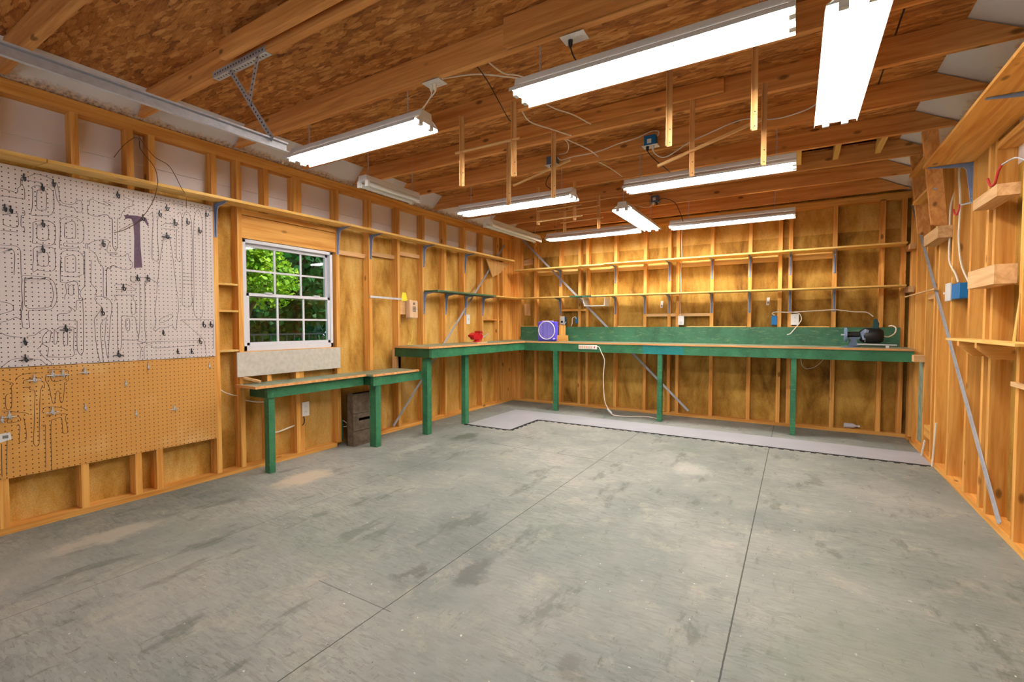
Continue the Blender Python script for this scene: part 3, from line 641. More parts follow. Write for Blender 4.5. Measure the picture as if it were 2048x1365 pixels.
for y, z, k, t in (
    (.882, 2.010, 'j', PW + 'above and beside the drawn plane outline'),
    (1.005, 2.010, 'j', PW + 'at the tip of the long curved wrench outline'),
    (.957, 1.972, 'j', PW + 'inside the topmost small clamp outline'),
    (1.312, 2.014, 'j', PW + 'highest one, above the tall T outline'),
    (1.588, 1.990, 'j', PW + 'just under the top edge, above a paired outline'),
    (1.543, 1.940, 'j', PW + 'at the top of a narrow chisel outline'),
    (1.715, 1.918, 'j', PW + 'above the ladder of short bars'),
    (1.843, 2.000, 'j', PW + 'close under the shelf bracket corner'),
    (1.636, 1.896, 'j', PW + 'inside a small round pliers outline'),
    (1.792, 1.868, 'j', PW + 'inside the long empty strip outline'),
    (.802, 1.822, 'j', 'bright wire hook, first of two side by side over a square outline'),
    (.825, 1.818, 'j', 'dark wire hook, second of two side by side over a square outline'),
    (.954, 1.764, 'j', PW + 'in the middle one of three stacked clamp outlines'),
    (.950, 1.616, 'j', PW + 'in the lowest of three stacked clamp outlines'),
    (1.230, 1.690, 'j', PW + 'in the head of the drill outline'),
    (1.445, 1.893, 'j', 'dark wire hook at the head of the purple hammer silhouette'),
    (1.407, 1.488, 'j', 'first of two hooks just below the purple hammer handle'),
    (1.465, 1.492, 'j', 'second of two hooks just below the purple hammer handle'),
    (1.329, 1.420, 'j', PW + 'over the small adjustable wrench outline'),
    (1.584, 1.796, 'w', 'hook with a crossbar at the tip of the handsaw outline'),
    (1.216, 1.258, 'j', 'slanting hook inside the big curved hatchet outline'),
    (1.039, 1.156, 'w', 'hook with a crossbar above two slot outlines'),
    (1.807, 1.180, 'j', 'first of two hooks on the drawn set square edge'),
    (1.858, 1.180, 'j', 'second of two hooks on the drawn set square edge'),
    (1.780, 1.058, 'j', 'hook at the end of the long drawn framing square'),
    (.862, 1.082, 'j', 'hook at the dip of the long curved bow saw outline'),
    (.862, .986, 'w', 'wide barred hook low on the white board, over the tan board'),
    (.888, 1.439, 's', 'first straight peg across the top of the rounded P outline'),
    (.943, 1.443, 's', 'second straight peg across the top of the rounded P outline'),
    (.811, 1.590, 's', 'straight peg near the corner of the tall arch outline'),
    (1.548, 1.119, 'l', 'plain pin below the handsaw handle outline'),
    (1.292, .989, 'w', 'crossbar hook just over the board joint, by the slim outline'),
    (1.634, .986, 'l', 'plain pin under the framing square, with a curled tip'),
    (1.724, .982, 'l', 'plain pin under the framing square, near its far end')):
    hook(y, z, k, t, GW, M['dark_steel'])
PT = 'steel hook on tan pegboard, '
for y, z, k, t in (
    (.895, .866, 'w', PW.replace('white', 'tan') + 'inside the long clamp outline'),
    (.974, .888, 'w', PT + 'first of two inside the wide forked outline'),
    (1.019, .886, 'w', PT + 'second of two inside the wide forked outline'),
    (1.121, .892, 'w', PT + 'with a looped tip, alone near the board joint'),
    (1.455, .892, 'l', PT + 'near the joint below the drawn framing square'),
    (1.842, .868, 'l', PT + 'near the top corner next to the bare bay'),
    (1.327, .790, 'l', PT + 'above the pale patches in the middle'),
    (1.119, .664, 'l', PT + 'beside the lower clamp outline'),
    (.968, .668, 'w', PT + 'inside the lower clamp outline'),
    (1.378, .584, 'l', PT + 'lowest one, under the middle patches'),
    (1.603, .590, 'w', PT + 'with a crossbar on the largest pale patch'),
    (.790, .672, 'w', PT + 'above the paper price label'),
    (.761, .650, 'l', PT + 'short dark pin beside the price label')):
    hook(y, z, k, t, GT, M['steel'])

# loose thin wires hanging over the shelf from a stud
wg = 'thin wires hanging by the shelf'
xw = XL + .05
cable('wire', [(XL - .02, 1.455, 2.42), (XL + .03, 1.43, 2.413), (xw, 1.50, 2.31), (xw + .06, 1.566, 2.25), (xw + .16, 1.59, 2.10), (xw + .2, 1.60, 2.04), (xw + .19, 1.605, 1.97)], .0020, M['copper'], 'thin brown wire arching from the stud and over the shelf edge', 'wire', wg)
cable('wire', [(XL - .02, 1.45, 2.41), (XL + .02, 1.44, 2.34), (xw + .03, 1.487, 2.235), (xw + .17, 1.45, 2.12), (xw + .21, 1.43, 2.05), (xw + .15, 1.425, 1.96), (xw, 1.415, 1.87), (XP + .012, 1.35, 1.80), (XP + .01, 1.285, 1.765)], .0022, M['copper'], 'thin brown wire draped over the shelf down to the hammer silhouette', 'wire', wg)
cable('wire', [(XL - .02, 1.45, 2.415), (XL + .04, 1.40, 2.40), (XL + .04, 1.34, 2.33), (XL + .03, 1.29, 2.24)], .002, M['copper'], 'short stiff wire poking sideways from the paired studs', 'wire', wg)

# ================================================================== WALL SHELVES
def bracket(parent, kind, u, z, arm=.20, drop=.24):
    """pressed steel shelf bracket; kind L/B/R for the wall, u the coordinate along it, z the shelf underside"""
    m = MB()
    def P(d, v, w):          # d out of wall, v down, w along
        if kind == 'L': return (XL + d, u + w, z - v)
        if kind == 'B': return (u + w, YB - d, z - v)
        return (XR - d, u + w, z - v)
    m.v = []; w = .011
    for lay in (
        [(.0, .0), (.003, .0), (.003, drop), (0, drop)],                         # wall flange
        [(.0, .0), (arm, .0), (arm, .003), (0, .003)]):                          # shelf flange
        pts = [Vector(P(d, v, -w)) for d, v in lay]
        m.prism(pts, Vector(P(0, 0, 2 * w)) - Vector(P(0, 0, 0)))
    web = [(.0, .0), (arm * .98, .0), (arm * .96, .006), (.050, .026), (.034, .046), (.010, drop * .95), (0, drop)]
    m.prism([Vector(P(d, v, -.0035)) for d, v in web], Vector(P(0, 0, .007)) - Vector(P(0, 0, 0)))
    o = m.build('bracket', M['bracket'], parent, bevel=.0008)
    for v in (.03, drop - .03):
        MB().tube([P(.001, v, 0), P(.008, v, 0)], .0045, 8).build('screw', M['steel'], o, True)
    return o
s1 = thing('wall_shelf', (XL, 3.2, 2.1), 'long plain pine shelf above the pegboard and the window', 'shelf')
MB().prism([(XL + .001, .45, 2.086), (XL + .205, .45, 2.072), (XL + .205, .45, 2.092), (XL + .001, .45, 2.106)], (0, .478, 0)).build('shelf_board', M['shelf_y'], s1, bevel=.001)
MB().prism([(XL + .001, .932, 2.086), (XL + .205, .932, 2.072), (XL + .205, .932, 2.092), (XL + .001, .932, 2.106)], (0, 2.07, .022)).build('shelf_board', M['shelf_y'], s1, bevel=.001)
MB().prism([(XL + .019, 3.004, 2.108), (XL + .205, 3.004, 2.094), (XL + .205, 3.004, 2.114), (XL + .019, 3.004, 2.128)], (0, 2.98, .012)).build('shelf_board', M['shelf_y'], s1, bevel=.001)
for y, z in ((1.91, 2.090), (3.018, 2.101), (3.425, 2.104), (4.235, 2.107), (5.04, 2.110)): bracket(s1, 'L', y, z - .004, .17, .25)
gs = MB().prism([(XL + .018, 6.10, 2.10), (XL + .018, 5.50, 2.10), (XL + .018, 5.66, 1.86), (XL + .018, 5.86, 1.93)], (.012, 0, 0)).build('gusset', M['gusset'], s1)

s2 = thing('wall_shelf', (-1.3, YB, 2.0), 'upper of two long shelves on the wall behind the green bench', 'shelf')
for (a, b_, dz) in ((XL + .16, -2.2, -.008), (-2.198, -.3, 0), (-.298, XR - .06, 0)):
    B(a, b_, YB - .245, YB - .019, 1.982 + dz, 2.0 + dz).build('shelf_board', M['shelf_x'], s2, bevel=.001)
for x in (-2.951, -2.122, -1.405, -.893, -.474, -.060, .358): bracket(s2, 'B', x, 1.981 - (.008 if x < -2.2 else 0))
B(XR - .045, XR - .001, YB - .26, YB - .001, 1.925, 1.975).build('cleat', M['fresh_y'], s2)
s3 = thing('wall_shelf', (-1.4, YB, 1.58), 'lower long shelf wrapping the corner, partly painted green', 'shelf')
B(XL + .235, -2.70, YB - .245, YB - .019, 1.560, 1.576).build('shelf_board', M['shelf_x'], s3, bevel=.001)
o = B(-2.698, -2.38, YB - .2455, YB - .0185, 1.5595, 1.5765).build('shelf_board', M['splash'], s3); o['label'] = 'green painted stretch of board'
B(-2.378, XR - .06, YB - .245, YB - .019, 1.560, 1.576).build('shelf_board', M['shelf_x'], s3, bevel=.001)
B(XL + .019, XL + .233, 5.45, YB - .019, 1.562, 1.578).build('shelf_board', M['shelf_y'], s3, bevel=.001)
o = B(XL + .019, XL + .233, 4.21, 5.448, 1.562, 1.578).build('shelf_board', M['splash'], s3, bevel=.001); o['label'] = 'green painted board'
for y in (4.235, 4.64, 5.04, 5.45): bracket(s3, 'L', y, 1.561, .19, .26)
for x in (-2.951, -2.122, -1.717, -1.405, -.893, -.474, -.060, .358): bracket(s3, 'B', x, 1.559)
B(XR - .045, XR - .001, YB - .25, YB - .001, 1.50, 1.558).build('cleat', M['fresh_y'], s3)

s4 = thing('wall_shelf', (XR, 3.2, 2.26), 'wide high shelf of knotty boards beside the attic ladder', 'shelf')
B(XR - .255, XR - .001, 2.74, 4.33, 2.262, 2.281).build('shelf_board', M['stud_y'], s4, bevel=.001)
B(XR - .255, XR - .001, .3, 2.738, 2.262, 2.281).build('shelf_board', M['stud_y'], s4, bevel=.001)
for y in (3.14, 4.27): bracket(s4, 'R', y if y < 4 else 4.308, 2.260, .235, .27)
s5 = thing('wall_shelf', (XR, 3.6, 1.07), 'short chest-high wooden shelf on two angled wooden brackets', 'shelf')
B(XR - .13, XR - .002, 3.05, 4.22, 1.075, 1.088).build('shelf_board', M['shelf_y'], s5)
for y, xe in ((3.60, XR + .03), (3.936, XR + .085)):
    MB().prism([(xe, y, 1.074), (XR - .125, y, 1.074), (XR - .125, y, 1.045), (XR - .06, y, .985), (xe, y, .985)], (0, .036, 0)).build('wooden_bracket', M['stud_x'], s5)

# ================================================================== WORKBENCHES
HB = .945
hb = thing('workbench', (-1.4, 6.0, 0), 'long L-shaped green workbench running around the room corner', 'workbench')
FX, FY = -3.265, 5.765
m = MB(); t0, t1 = HB - .018, HB
m.box(XL + .019, FX, 3.745, YB - .032, t0, t1); m.box(FX, XR - .02, FY, YB - .032, t0, t1)
m.build('benchtop', M['benchtop'], hb)
m = MB(); m.box(FX, FX + .014, 3.745, FY - .014, t0 - .001, t1 + .001); m.box(XL + .001, FX + .014, 3.731, 3.745, t0 - .001, t1 + .001)
m.build('edging', M['edge'], hb)
B(FX, XR - .02, FY - .014, FY, t0 - .001, t1 + .001).build('edging', M['edge'], hb)
B(FX - .04, FX - .002, 3.79, FY + .04, .825, t0 - .001).build('apron', M['green'], hb)
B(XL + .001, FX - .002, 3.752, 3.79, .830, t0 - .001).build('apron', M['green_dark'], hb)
B(FX - .04, -1.60, FY, FY + .038, .820, t0 - .001).build('apron', M['green'], hb)
o = B(-1.60, -1.12, FY, FY + .038, .820, t0 - .001).build('apron', M['teal'], hb); o['label'] = 'teal painted stretch of apron'
B(-1.12, XR - .03, FY, FY + .038, .820, t0 - .001).build('apron', M['green'], hb)
B(XL + .16, -1.58, YB - .030, YB - .019, HB + .001, 1.146).build('backsplash', M['splash'], hb)
B(-1.578, .93, YB - .0295, YB - .0185, HB + .001, 1.149).build('backsplash', M['splash'], hb)
for (a, c_) in ((-3.6, -2.95), (-2.08, -1.74), (-1.18, -.5), (-.04, .32)):
    B(a, c_, YB - .032, YB - .018, 1.1495, 1.158).build('ledge_strip', M['shelf_x'], hb)
for (x, y, w, d) in ((-3.375, 3.835, .072, .07), (-3.352, 4.485, .06, .07), (-2.79, 5.795, .062, .06), (-1.395, 5.80, .055, .06), (-.008, 5.81, .052, .05)):
    B(x - w / 2, x + w / 2, y - d / 2, y + d / 2, 0.004 if y > 5 else 0, .819).build('leg', M['green'], hb, bevel=.002)
B(XR - .075, XR - .001, 5.50, 5.60, .84, .90).build('end_block', M['fresh_x'], hb)
l1 = thing('workbench', (-3.6, 2.6, 0), 'lowest narrow green bench under the window', 'workbench')
LZ = .705
B(XL + .001, -3.497, 2.045, 3.10, LZ - .018, LZ).build('benchtop', M['benchtop'], l1)
MB().box(-3.497, -3.485, 2.045, 3.10, LZ - .019, LZ + .001).box(XL + .001, -3.485, 2.032, 2.045, LZ - .019, LZ + .001).build('edging', M['edge'], l1)
B(-3.555, -3.520, 2.146, 3.10, .60, LZ - .019).build('apron', M['green'], l1)
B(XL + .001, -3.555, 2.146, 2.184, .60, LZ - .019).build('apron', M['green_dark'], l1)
B(-3.592, -3.530, 2.160, 2.212, 0, .599).build('leg', M['green'], l1, bevel=.002)
l2 = thing('workbench', (-3.5, 3.4, 0), 'low green bench section between the window bench and the tall bench', 'workbench')
B(XL + .019, -3.40, 3.103, 3.728, LZ - .018, LZ).build('benchtop', M['benchtop'], l2)
MB().box(-3.40, -3.388, 3.103, 3.728, LZ - .019, LZ + .001).build('edging', M['edge'], l2)
B(-3.444, -3.408, 3.12, 3.79, .595, LZ - .019).build('apron', M['green'], l2)
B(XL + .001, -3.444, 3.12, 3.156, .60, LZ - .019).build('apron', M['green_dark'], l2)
B(-3.505, -3.418, 3.157, 3.222, 0, .594).build('leg', M['green'], l2, bevel=.002)
for y_ in (3.107, 3.112): pass
tag(B(XL + .002, XL + .014, 2.045, 3.023, .762, .958).build('siding_board', M['siding']), 'pale grey siding board nailed under the window', 'board')
tag(MB().bar((XL + .008, 2.10, .752), (XL + .11, 2.17, .722), .03, .016).build('wood_offcut', M['fresh_x']), 'small wood offcut leaning at the end of the window bench', 'offcut')

# ================================================================== FLOOR MAT
fm = thing('foam_mat', (-1, 5.4, 0), 'grey interlocking foam mats with black toothed edge under the tall bench', 'floor mat')
B(-3.30, -2.705, 4.447, 5.58, 0.0003, .004).build('mat_tile', M['mat'], fm)
B(-2.7045, XR - .001, 5.112, 5.58, 0.0003, .004).build('mat_tile', M['mat'], fm)
m = MB()
def teeth(p, q, n_out):
    p, q, n_ = Vector(p), Vector(q), Vector(n_out); L_ = (q - p).length; d = (q - p) / L_
    k = int(L_ / .085)
    for i in range(k):
        a = p + d * (i * L_ / k)
        m.bar(a + n_ * .0, a + d * (L_ / k), .014, .0052)
        m.bar(a + d * (.1 * L_ / k) + n_ * .017, a + d * (.58 * L_ / k) + n_ * .017, .03, .0052)
teeth((-3.33, 4.447, .0027), (-2.705, 4.447, .0027), (0, -1, 0))
teeth((-2.704, 4.44, .0027), (-2.704, 5.11, .0027), (1, 0, 0))
teeth((-2.69, 5.11, .0027), (XR - .01, 5.11, .0027), (0, -1, 0))
m.build('toothed_edge', M['mat_edge'], fm)

# ================================================================== SHOP LIGHTS
def chain(x, y, z0, z1, name='chain'):
    m = MB(); n_ = max(2, int((z1 - z0) / .018)); h = (z1 - z0) / n_
    for i in range(n_):
        z = z0 + h * (i + .5); r = .0045; hh = h * .62
        pts = []
        for k in range(8):
            t = 2 * PI * k / 8
            a, c = math.cos(t) * r, math.sin(t) * hh
            pts.append((x + a, y, z + c) if i % 2 else (x, y + a, z + c))
        pts.append(pts[0]); m.tube(pts, .0016, 5, False)
    return m
def shop_light(label, cx, cy, zb, axis, length=1.22, on=True, reflector=True, chains=(.12, .88), hung=None, group='shop lights', zjoist=2.691):
    o = thing('shop_light', (cx, cy, zb), label, 'light', group)
    L = length / 2
    def P(u, v, z):      # u along, v across
        return (cx + u, cy + v, zb + z) if axis == 'x' else (cx + v, cy + u, zb + z)
    def bx_(m, u0, u1, v0, v1, z0, z1):
        a, b_ = P(u0, v0, z0), P(u1, v1, z1); m.box(a[0], b_[0], a[1], b_[1], a[2], b_[2])
    e = Vector(P(2 * L, 0, 0)) - Vector(P(0, 0, 0))
    m = MB(); hw, top = (.052, .092)
    m.prism([P(-L, -hw, .048), P(-L, hw, .048), P(-L, hw * .82, top), P(-L, -hw * .82, top)], e)
    m.build('housing', M['white_metal'], o, bevel=.002)
    if reflector:
        m = MB()
        for s_ in (-1, 1):
            m.prism([P(-L, s_ * hw, .052), P(-L, s_ * .098, .022), P(-L, s_ * .102, .006), P(-L, s_ * .1035, .006), P(-L, s_ * .1, .0245), P(-L, s_ * hw, .0545)], e)
        for s_ in (-1, 1):
            u = s_ * (L - .0015)
            m.prism([P(u - .001, -.098, .022), P(u - .001, .098, .022), P(u - .001, hw, .05), P(u - .001, -hw, .05)], Vector(P(.002, 0, 0)) - Vector(P(0, 0, 0)))
        m.build('reflector', M['white_metal'], o)
    for s_ in (-1, 1):
        m = MB(); m.tube([P(-L + .02, s_ * .045, .022), P(L - .02, s_ * .045, .022)], .0185 if reflector else .019, 8)
        m.build('tube', M['tube_on'] if on else M['tube_off'], o, True)
        for u in (-1, 1):
            m = MB(); bx_(m, u * (L - .022), u * L, s_ * .045 - .016, s_ * .045 + .016, .0, .05)
            m.build('lamp_holder', M['white_metal'], o)
    for f in chains:
        u = -L + length * f
        p = P(u, 0, top)
        chain(p[0], p[1], p[2], zjoist - .001).build('chain', M['steel'], o, True)
    return o
SL0 = shop_light('lit two-tube shop light on chains beside the garage door track', -2.475, 2.13, 2.328, 'x')
SL1 = shop_light('big lit two-tube shop light under the third joist, next to the lengthwise one', -.63, 2.13, 2.328, 'x', chains=(.1, .9))
SL2 = shop_light('lit shop light hung lengthwise close to the high knotty shelf', .175, 2.72, 2.325, 'y', chains=(.04, .96))
SL3 = shop_light('lit shop light behind the second pair of lumber rack strips', -2.265, 3.79, 2.262, 'x', chains=(.1, .9), zjoist=2.549)
SL4 = shop_light('lit shop light under the blue ceiling box, near the attic hatch', -.625, 3.89, 2.282, 'x', chains=(.1, .9))
SL5 = shop_light('small lit shop light hung crosswise to its neighbours before the back bench', -1.51, 5.25, 2.318, 'y', chains=(.04, .9))
SL6 = shop_light('lit shop light over the back bench nearer the window wall', -2.24, 5.66, 2.292, 'x', chains=(.1, .95))
SL7 = shop_light('lit shop light over the back bench nearer the attic ladder', -.63, 5.56, 2.262, 'x', chains=(.16, .85), zjoist=2.549)
shop_light('short unlit bare-tube light above the window', -2.975, 2.94, 2.275, 'y', .62, False, False, (.1, .92))
shop_light('long unlit bare-tube light near the room corner', -3.03, 5.10, 2.292, 'y', 1.22, False, False, (.06, .94))

# ================================================================== LUMBER RACKS (angled wood strips hung from joists)
RG = 'hanging lumber racks'
def angle_strip(m, x, y, z0, z1, s_=1):
    m.box(x - .014, x + .014, y - .004, y, z0, z1); m.box(x - .014, x - .010, y - .024, y - .004, z0, z1)
def rack(label, y, xs, z0, rods=(), zt=2.60, far=False):
    o = thing('lumber_rack', (sum(xs) / len(xs), y, zt), label, 'rack', RG)
    for x in xs:
        m = MB(); angle_strip(m, x, y, z0, zt); s_ = m.build('hanger_strip', M['rack_z'], o)
        k = MB()
        for z in (z0 + .02, z0 + .09): k.tube([(x + .003, y - .0055, z), (x + .003, y - .003, z)], .0035, 6)
        k.build('screw', M['dark_steel'], s_)
    for a, b_ in rods: MB().tube([a, b_], .0085, 8).build('dowel', M['rack_x'], o, True)
    return o
y3, y4 = 2.628, 3.193
rack('hanging rack of two wood strips joined by a dowel, before its lit light', y3, (-1.975, -1.562), 2.128, [((-2.03, y3 - .012, 2.36), (-1.52, y3 - .012, 2.36))])
rack('pair of wood strips hanging over the lit light near the grey-blue box', y4, (-1.945, -1.556), 2.118)
rack('pair of long wood strips under the big lit light, in front of the blue box', y3, (-.597, -.192), 2.132)
rack('pair of thin wood strips reaching down over the light near the hatch', y4, (-.583, -.180), 2.122)
yA, yB = 4.368, 4.958
rack('small wood rack with two rails behind the lit rack light', yA, (-2.305, -1.898), 2.215, [((-2.32, yA - .010, 2.355), (-1.83, yA - .010, 2.36)), ((-2.32, yA - .010, 2.245), (-1.82, yA - .010, 2.252))])
rack('small wood rack hanging just over the back bench light', yB, (-2.278, -1.870), 2.232, [((-2.35, yB - .010, 2.475), (-1.86, yB - .010, 2.48)), ((-2.33, yB - .010, 2.345), (-1.82, yB - .010, 2.348))])
tag(MB().bar((-.79, 3.15, 2.21), (-.17, 3.225, 2.415), .018, .016).build('wood_stick', M['rack_x']), 'thin square stick lying slantwise through two hanging rack strips', 'stick')
tag(MB().bar((-1.93, 3.225, 2.275), (-1.42, 3.175, 2.37), .014, .012).build('wood_stick', M['rack_x']), 'thin stick resting in the rack beside the grey-blue box', 'stick')

# ================================================================== GARAGE DOOR TRACK
tr = thing('garage_track', (-2.29, .5, 2.1), 'galvanised garage door track hung from the second joist', 'track')
xt = -2.285
m = MB(); e = (0, 2.7, 0)
def trk(pts, name):
    MB().prism(pts, e).build(name, M['steel'], tr)
ya = -1.18
trk([(xt - .003, ya, 2.075), (xt, ya, 2.075), (xt, ya, 2.110), (xt - .003, ya, 2.110)], 'channel')
trk([(xt - .003, ya, 2.072), (xt + .026, ya, 2.068), (xt + .026, ya, 2.071), (xt - .003, ya, 2.075)], 'lip')
trk([(xt - .003, ya, 2.110), (xt + .016, ya, 2.112), (xt + .016, ya, 2.120), (xt + .013, ya, 2.120), (xt + .013, ya, 2.1145), (xt - .003, ya, 2.113)], 'lip')
def perforated(m, p, q, w, n_, nrm):
    """strap with raised dots standing in a row of punched holes"""
    p, q = Vector(p), Vector(q); m.bar(p, q, w, .0025, nrm)
def strap(p, q, nrm, nm='hanger_strap', w=.03):
    s_ = MB().bar(p, q, w, .0025, nrm).build(nm, M['steel'], tr)
    P_, Q_ = Vector(p), Vector(q); k = int((Q_ - P_).length / .026); n_ = Vector(nrm).normalized()
    h = MB()
    for i in range(1, k):
        c_ = P_ + (Q_ - P_) * (i / k)
        for s__ in (-1, 1): h.tube([c_ + n_ * .0012 * s__, c_ + n_ * .0018 * s__], .0055, 6)
    h.build('punched_hole', M['black'], s_)
    return s_
strap((-2.80, 1.425, 2.562), (-2.30, 1.425, 2.562), (0, 1, 0), 'angle_iron', .034)
strap((-2.80, 1.4425, 2.547), (-2.30, 1.4425, 2.547), (0, 0, 1), 'angle_iron', .036)
strap((-2.64, 1.428, 2.56), (-2.262, 1.43, 2.105), (0, 1, 0))
strap((-2.36, 1.424, 2.56), (-2.455, 1.424, 2.315), (0, 1, 0))

# ================================================================== ATTIC LADDER
ld = thing('attic_ladder', (.9, 5.1, 1.95), 'wooden attic ladder section hanging between joist and studs', 'ladder')
for (yb, yt, x0a, x1a, x0b, x1b, z0, z1) in ((4.85, 4.425, .75, .838, .893, .990, 1.945, 2.555), (5.32, 5.02, .778, .852, .893, .980, 1.95, 2.60)):
    MB().prism([(x0b, yb, z0 + .012), (x1b, yb, z0 - .012), (x1a, yt, z1), (x0a, yt, z1)], (0, .034, 0)).build('stringer', M['joist_z'], ld)
for z, x, ya, yb in ((2.40, .835, 4.565, 5.11), (2.19, .88, 4.715, 5.215)):
    B(x - .045, x + .035, ya, yb, z, z + .022).build('tread', M['stud_y'], ld)
MB().tube([(.875, 4.672, 2.19), (.875, 4.664, 2.19)], .010, 10).build('bolt', M['steel'], ld, True)
# short blocks nailed across the studs
def blk(label, x, y0, y1, z0, z1, slope_=0):
    return tag(MB().prism([(XR - .001, y0, z0), (XR - .001, y0, z1), (XR - .001, y1, z1 + slope_), (XR - .001, y1, z0 + slope_)], (-x, 0, 0)).build('support_block', M['fresh_y'], bevel=.001), label, 'wood block', 'wood blocks nailed across the studs')
blk('thick wood block nailed across studs below the attic ladder', .085, 4.74, 5.20, 1.835, 1.925, -.006)
blk('wood block nailed across studs between the red hook and the striped block', .09, 3.50, 3.90, 1.862, 1.925, 0)
blk('block with wavy pale grain nailed across studs above the short shelf', .09, 3.50, 3.95, 1.395, 1.50, 0)
tag(B(XR - .02, XR - .001, 3.15, 3.476, .853, .877).build('cleat_strip', M['fresh_y']), 'thin pale strip screwed across the studs below the short shelf', 'strip')

# ================================================================== STEEL BRACES
def brace(label, p, q, nrm, w=.028):
    o = thing('steel_brace', p, label, 'brace', 'diagonal steel wall braces')
    p, q, n_ = Vector(p), Vector(q), Vector(nrm)
    MB().bar(p, q, w, .003, nrm).build('flange', M['steel'], o)
    d = (q - p).normalized(); a = d.cross(n_).normalized() * (w * .3)
    MB().bar(p + a + n_ * .006, q + a + n_ * .006, .004, .012, nrm).bar(p - a + n_ * .004, q - a + n_ * .004, .003, .008, nrm).build('rib', M['steel'], o)
    return o
brace('steel brace slanting from the room corner down behind the low bench', (XL + .004, 6.02, 2.37), (XL + .004, 3.72, .066), (1, 0, 0))
brace('steel brace crossing the studs behind both long shelves', (-3.58, YB - .004, 2.465), (-1.15, YB - .004, .078), (0, -1, 0))
brace('steel brace slanting down the stud wall past the blue switch box', (XR - .004, 6.2, 2.4), (XR - .004, 3.60, .075), (-1, 0, 0))

# ================================================================== ELECTRICAL: boxes, cords, plugs
def plug(m, p, d, r=.012, L=.035):
    p, d = Vector(p), Vector(d).normalized()
    m.tube([p, p + d * L * .6, p + d * L], [r, r * .9, r * .45], 10)
GB = 'ceiling outlet boxes'
def ceil_box(label, x, y, z, body, w=.10, d=.065, h=.055, plate='wplastic', sticker=False):
    """outlet box fixed to a joist side, its plate facing down"""
    o = thing('outlet_box', (x, y, z), label, 'outlet box', GB)
    B(x - w / 2 + .008, x + w / 2 - .008, y - d / 2, y + d / 2, z, z + h).build('box', M[body], o, bevel=.003)
    pl = B(x - w / 2 - .008, x + w / 2 + .008, y - d / 2 - .004, y + d / 2 + .004, z - .005, z - .0005).build('cover_plate', M[plate], o, bevel=.001)
    for u in (-.022, .022): MB().tube([(x + u, y, z - .0055), (x + u, y, z - .0075)], .0155, 14).build('receptacle', M['wplastic'], pl, True)
    if sticker: B(x - .02, x + .012, y - d / 2 - .0012, y - d / 2 - .0004, z + .012, z + .045).build('sticker', M['label'], o)
    return o
ceil_box('white twin outlet with a black plug under the third joist, by the big light', -.925, 2.115, 2.545, 'black', .105, .07, .004)
ceil_box('ceiling outlet full of pale plugs above the light beside the door track', -1.775, 2.10, 2.545, 'blue', .105, .07, .004)
ceil_box('bright blue ceiling box with a paper sticker and a black plug', -.985, 3.72, 2.56, 'blue', .105, .07, .075, 'wplastic', True)
ceil_box('dull grey-blue ceiling box half hidden behind a rack strip', -1.83, 3.72, 2.56, 'blue_grey', .10, .07, .07)
ceil_box('dark blue box with a small sticker beside the crosswise light', -1.40, 5.50, 2.58, 'blue_grey', .10, .06, .07, 'blue_grey', True)
def cord(par, pts, mat='black', r=.0032):
    o = MB().tube(smooth_path(pts, 6), r, 8).build('power_cord', M[mat], par, True)
    m = MB(); plug(m, pts[0], Vector((0, 0, -1))); m.build('plug', M[mat], o, True); return o
cord(SL1, [(-.947, 2.115, 2.538), (-.945, 2.115, 2.50), (-.93, 2.12, 2.455), (-.91, 2.125, 2.425)])
cord(SL0, [(-1.80, 2.10, 2.538), (-1.80, 2.10, 2.49), (-1.85, 2.11, 2.45), (-1.91, 2.12, 2.425)], 'cable_white')
cord(SL0, [(-1.775, 2.10, 2.538), (-1.77, 2.10, 2.50), (-1.85, 2.115, 2.46), (-1.905, 2.14, 2.425)], 'cable_white')
cord(SL4, [(-1.005, 3.70, 2.553), (-1.0, 3.70, 2.51), (-.95, 3.75, 2.45), (-.89, 3.83, 2.40), (-.87, 3.86, 2.378)])
cord(SL2, [(-.963, 3.70, 2.553), (-.955, 3.72, 2.50), (-.88, 3.76, 2.47), (-.72, 3.765, 2.545), (-.60, 3.775, 2.585), (-.35, 3.77, 2.64), (-.15, 3.77, 2.60), (.05, 3.72, 2.605), (.17, 3.45, 2.58), (.175, 3.28, 2.42)], 'wplastic', .0045)
cord(SL3, [(-1.83, 3.70, 2.553), (-1.82, 3.70, 2.51), (-1.88, 3.72, 2.45), (-1.90, 3.74, 2.40), (-1.84, 3.77, 2.357)])
cord(SL7, [(-1.38, 5.49, 2.575), (-1.30, 5.47, 2.60), (-1.18, 5.47, 2.54), (-1.12, 5.48, 2.42), (-1.09, 5.52, 2.32), (-1.06, 5.55, 2.30), (-1.02, 5.56, 2.32)])
cord(SL5, [(-1.42, 5.49, 2.575), (-1.45, 5.40, 2.50), (-1.50, 5.05, 2.46), (-1.51, 4.80, 2.415)], 'cable_white')
GR = 'white electrical cables'
CW = M['cable_white']
cable('electrical_cable', [(-.95, 3.745, 2.62), (-.93, 3.74, 2.665), (-.99, 3.74, 2.68), (-1.1, 3.745, 2.655), (-1.25, 3.76, 2.645), (-1.45, 3.765, 2.615), (-1.66, 3.765, 2.615), (-1.76, 3.75, 2.60), (-1.79, 3.73, 2.625)], .0048, CW, 'white cable joining the two blue ceiling boxes', group=GR)
cable('electrical_cable', [(-1.71, 2.09, 2.548), (-1.70, 2.14, 2.575), (-1.58, 2.25, 2.61), (-1.42, 2.42, 2.62), (-1.33, 2.52, 2.62), (-1.25, 2.62, 2.62)], .0048, CW, 'white cable from the crowded outlet across to the next joist', group=GR)
